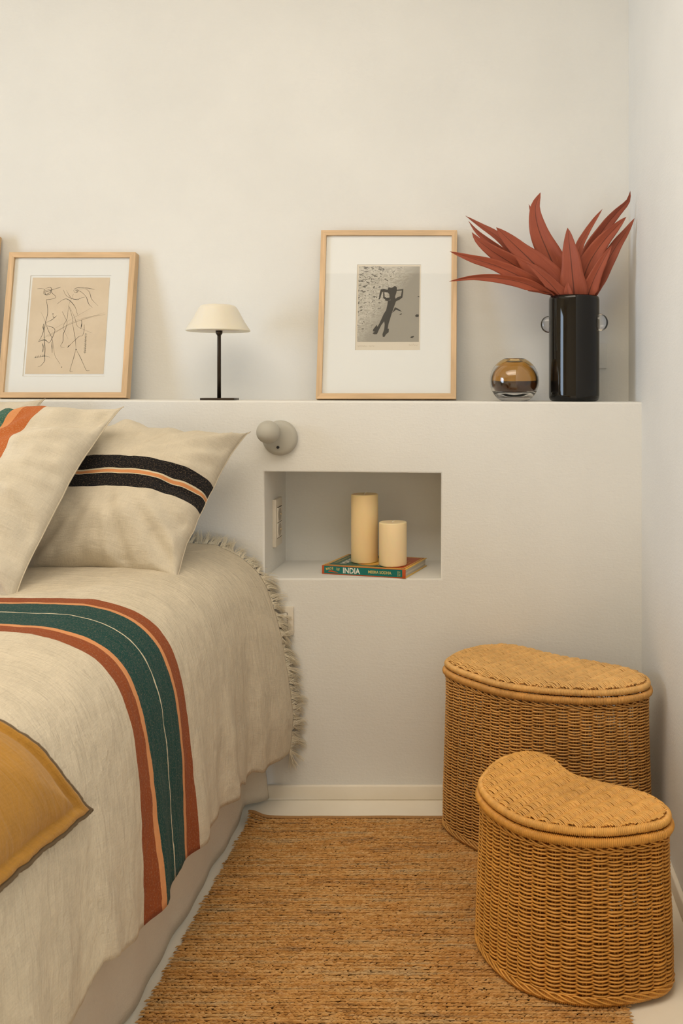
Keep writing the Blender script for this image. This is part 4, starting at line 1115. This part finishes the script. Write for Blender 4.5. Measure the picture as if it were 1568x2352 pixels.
box('rocker', x1_-.065, x1_-.015, YB-.013, YB-.009, z0_+.014, z1_-.014, M_wall, s2, 0.001)

# ------------------------------------------------------------------ book and candles in the niche
BLc = Vector((-0.491, 0.066, NZ0)); ang_b = math.atan2(-0.068, 0.252)
LBk, WBk, TBk = 0.261, 0.190, 0.0255
book = empty('cookbook', (BLc.x, BLc.y, NZ0+0.0003), 'thick teal and orange cookbook lying flat in the niche under the candles', 'book', None, (0, 0, ang_b))
box('page_block', 0.004, LBk-0.004, 0.004, WBk-0.004, 0.0022, TBk-0.0022, B_PAGE, book, 0, True)
def cov(name, z0, z1):
    return box(name, 0, LBk, 0.001, WBk, z0, z1, B_YEL, book, 0.0006, True)
cov('back_cover', 0, 0.0024); fc = cov('front_cover', TBk-0.0024, TBk)
spn = box('spine', 0, LBk, 0, 0.0035, 0.0, TBk, B_RED, book, 0.0006, True)
def flat(name, pts, m, parent): return pyd(name, pts, [list(range(len(pts)))], m, parent, False, True)
ys_ = -0.0003
flat('panel', [(.0075, ys_, .0028), (LBk-.0095, ys_, .0028), (LBk-.0095, ys_, TBk-.0012), (.0075, ys_, TBk-.0012)], B_TEAL, spn)
def text(body, size, loc, rot, m, parent, bold=0.0, align='CENTER', sx=1.0, sy=1.0, name='lettering'):
    cu = bpy.data.curves.new('text', 'FONT'); cu.body = body; cu.size = size; cu.align_x = align; cu.align_y = 'CENTER'; cu.offset = bold; cu.resolution_u = 3
    ob = bpy.data.objects.new('text', cu); COL.objects.link(ob)
    bpy.context.view_layer.update()
    me = bpy.data.meshes.new_from_object(ob.evaluated_get(bpy.context.evaluated_depsgraph_get()))
    bpy.data.objects.remove(ob); bpy.data.curves.remove(cu)
    me.transform(Matrix.Translation(loc) @ rot @ Matrix.Diagonal((sx, sy, 1, 1)))
    return link(name, me, m, parent, False)
RS = Matrix.Rotation(PI/2, 4, 'X')
yt = -0.0006; zm = TBk/2
for k, ch in enumerate('MADE IN'):
    if ch == ' ': continue
    q_ = (k-3)/3
    text(ch, 0.0110, (0.0345+q_*0.0185, yt, zm+0.0048-0.0022*q_*q_), RS @ Matrix.Rotation(-0.20*q_, 4, 'Z'), B_GOLD, spn, 0.00022, sx=0.78)
# chilli
P_ = spline(np.array([(.020, zm-.0042), (.030, zm-.0030), (.045, zm-.0055), (.052, zm-.0060)]), 12)
wd_ = np.array([.0012, .0030, .0042, .0046, .0046, .0044, .0040, .0034, .0027, .0019, .0011, .0004])
flat('chilli', [(p[0], yt, p[1]+w_/2) for p, w_ in zip(P_, wd_)]+[(p[0], yt, p[1]-w_/2) for p, w_ in list(zip(P_, wd_))[::-1]], B_RED, spn)
text('INDIA', 0.0215, (0.0935, yt, zm), RS, B_WHITE, spn, 0.0005, sx=0.93, sy=1.05)
for xx in (0.0935,): pass
text('MEERA SODHA', 0.0118, (0.182, yt, zm+0.0004), RS, B_GOLD, spn, 0.00025, sx=0.90)
text('PENGUIN', 0.0036, (0.2385, yt, zm), RS @ Matrix.Rotation(-PI/2, 4, 'Z'), B_GOLD, spn, 0.0001)
text('FIG TREE', 0.0036, (0.2440, yt, zm), RS @ Matrix.Rotation(-PI/2, 4, 'Z'), B_GOLD, spn, 0.0001)
# front cover print: head of the book at the left, lines run away from the spine
zt = TBk+0.0003
rect = lambda x0, x1, y0, y1, z: [(x0, y0, z), (x1, y0, z), (x1, y1, z), (x0, y1, z)]
flat('border', rect(.006, LBk-.006, .0075, WBk-.006, zt), B_RED, fc)
flat('border', rect(.0085, LBk-.0085, .0100, WBk-.0085, zt+.0001), B_YEL, fc)
flat('panel', rect(.0125, 0.196, .0135, WBk-.0125, zt+.0002), B_TEALD, fc)
flat('panel', rect(.196, LBk-.0125, .0135, WBk-.0125, zt+.0002), B_RED, fc)
circ = lambda cx_, cy_, r_, z: [(cx_+r_*math.cos(q_), cy_+r_*math.sin(q_), z) for q_ in np.linspace(0, 2*PI, 48, endpoint=False)]
CXk, CYk = 0.128, 0.088
flat('roundel', circ(CXk, CYk, .056, zt+.0003), B_YEL, fc)
flat('roundel', circ(CXk, CYk, .053, zt+.0004), B_RED, fc)
flat('roundel', circ(CXk, CYk, .049, zt+.0005), B_YEL, fc)
for k in range(12):
    q_ = k*PI/6+0.2; c_, s_ = math.cos(q_), math.sin(q_)
    flat('ray', [(CXk+c_*.061-s_*.0012, CYk+s_*.061+c_*.0012, zt+.0004), (CXk+c_*.072, CYk+s_*.072, zt+.0004), (CXk+c_*.061+s_*.0012, CYk+s_*.061-c_*.0012, zt+.0004)], B_RED, fc)
RT = Matrix.Rotation(PI/2, 4, 'Z')
text('MADE IN', 0.030, (0.052, 0.092, zt+.0005), RT, B_WHITE, fc, 0.0008, sx=0.95)
text('INDIA', 0.040, (0.178, 0.086, zt+.0005), RT, B_WHITE, fc, 0.0010)
text('COOKED IN BRITAIN', 0.0115, (0.0255, 0.094, zt+.0005), RT, B_GOLD, fc, 0.0002)
for k, s_ in enumerate(('Recipes from', 'an Indian Family', 'Kitchen')):
    text(s_, 0.0105, (0.211+k*0.0125, 0.094, zt+.0005), RT, B_YEL, fc, 0.0001)
for cx_ in (.011, LBk-.011):
    for cy_ in (.0115, WBk-.011):
        flat('corner_motif', circ(cx_, cy_, .0055, zt+.0006), B_RED, fc)
        flat('corner_motif', circ(cx_, cy_, .0030, zt+.0007), B_GOLD, fc)

def candle(label, px, pw_, ytop, y, m, wick_pts):
    x = at(px, 1200, y).x; r_ = pw_/2*(y+D)/F; zb = NZ0+TBk+0.0018
    zt_ = at(px, ytop, y).z
    root = empty('pillar_candle', (x, y, zb), label, 'candle', 'ivory pillar candles in the niche')
    lathe('wax', [(0, zb), (r_-.002, zb), (r_-.0004, zb+.0012), (r_, zb+.003), (r_*1.002, (zb+zt_)/2), (r_, zt_-.003), (r_-.0006, zt_-.0008), (r_-.0022, zt_), (r_*.5, zt_-.0008), (0, zt_-.0015)], m, root, (x, y, 0), n=80)
    tubes('wick', [np.array([(x+a_, y+b_, zt_-.002+c_) for a_, b_, c_ in wick_pts])], [0.0009], M_wickthread, root, 8, (0.2, 0.3, 1))
candle('tall ivory pillar candle on the cookbook, left of the short one', 837, 61.5, 1134.5, 0.118, M_wax, [(-.001, 0, 0), (0, 0, .003), (.003, 0, .006), (.007, .002, .009)])
candle('short ivory pillar candle on the cookbook, right of the tall one', 902, 63.5, 1198.5, 0.066, M_wax2, [(-.002, 0, .0), (-.001, 0, .003), (.002, 0, .0042), (.0055, 0, .0044)])
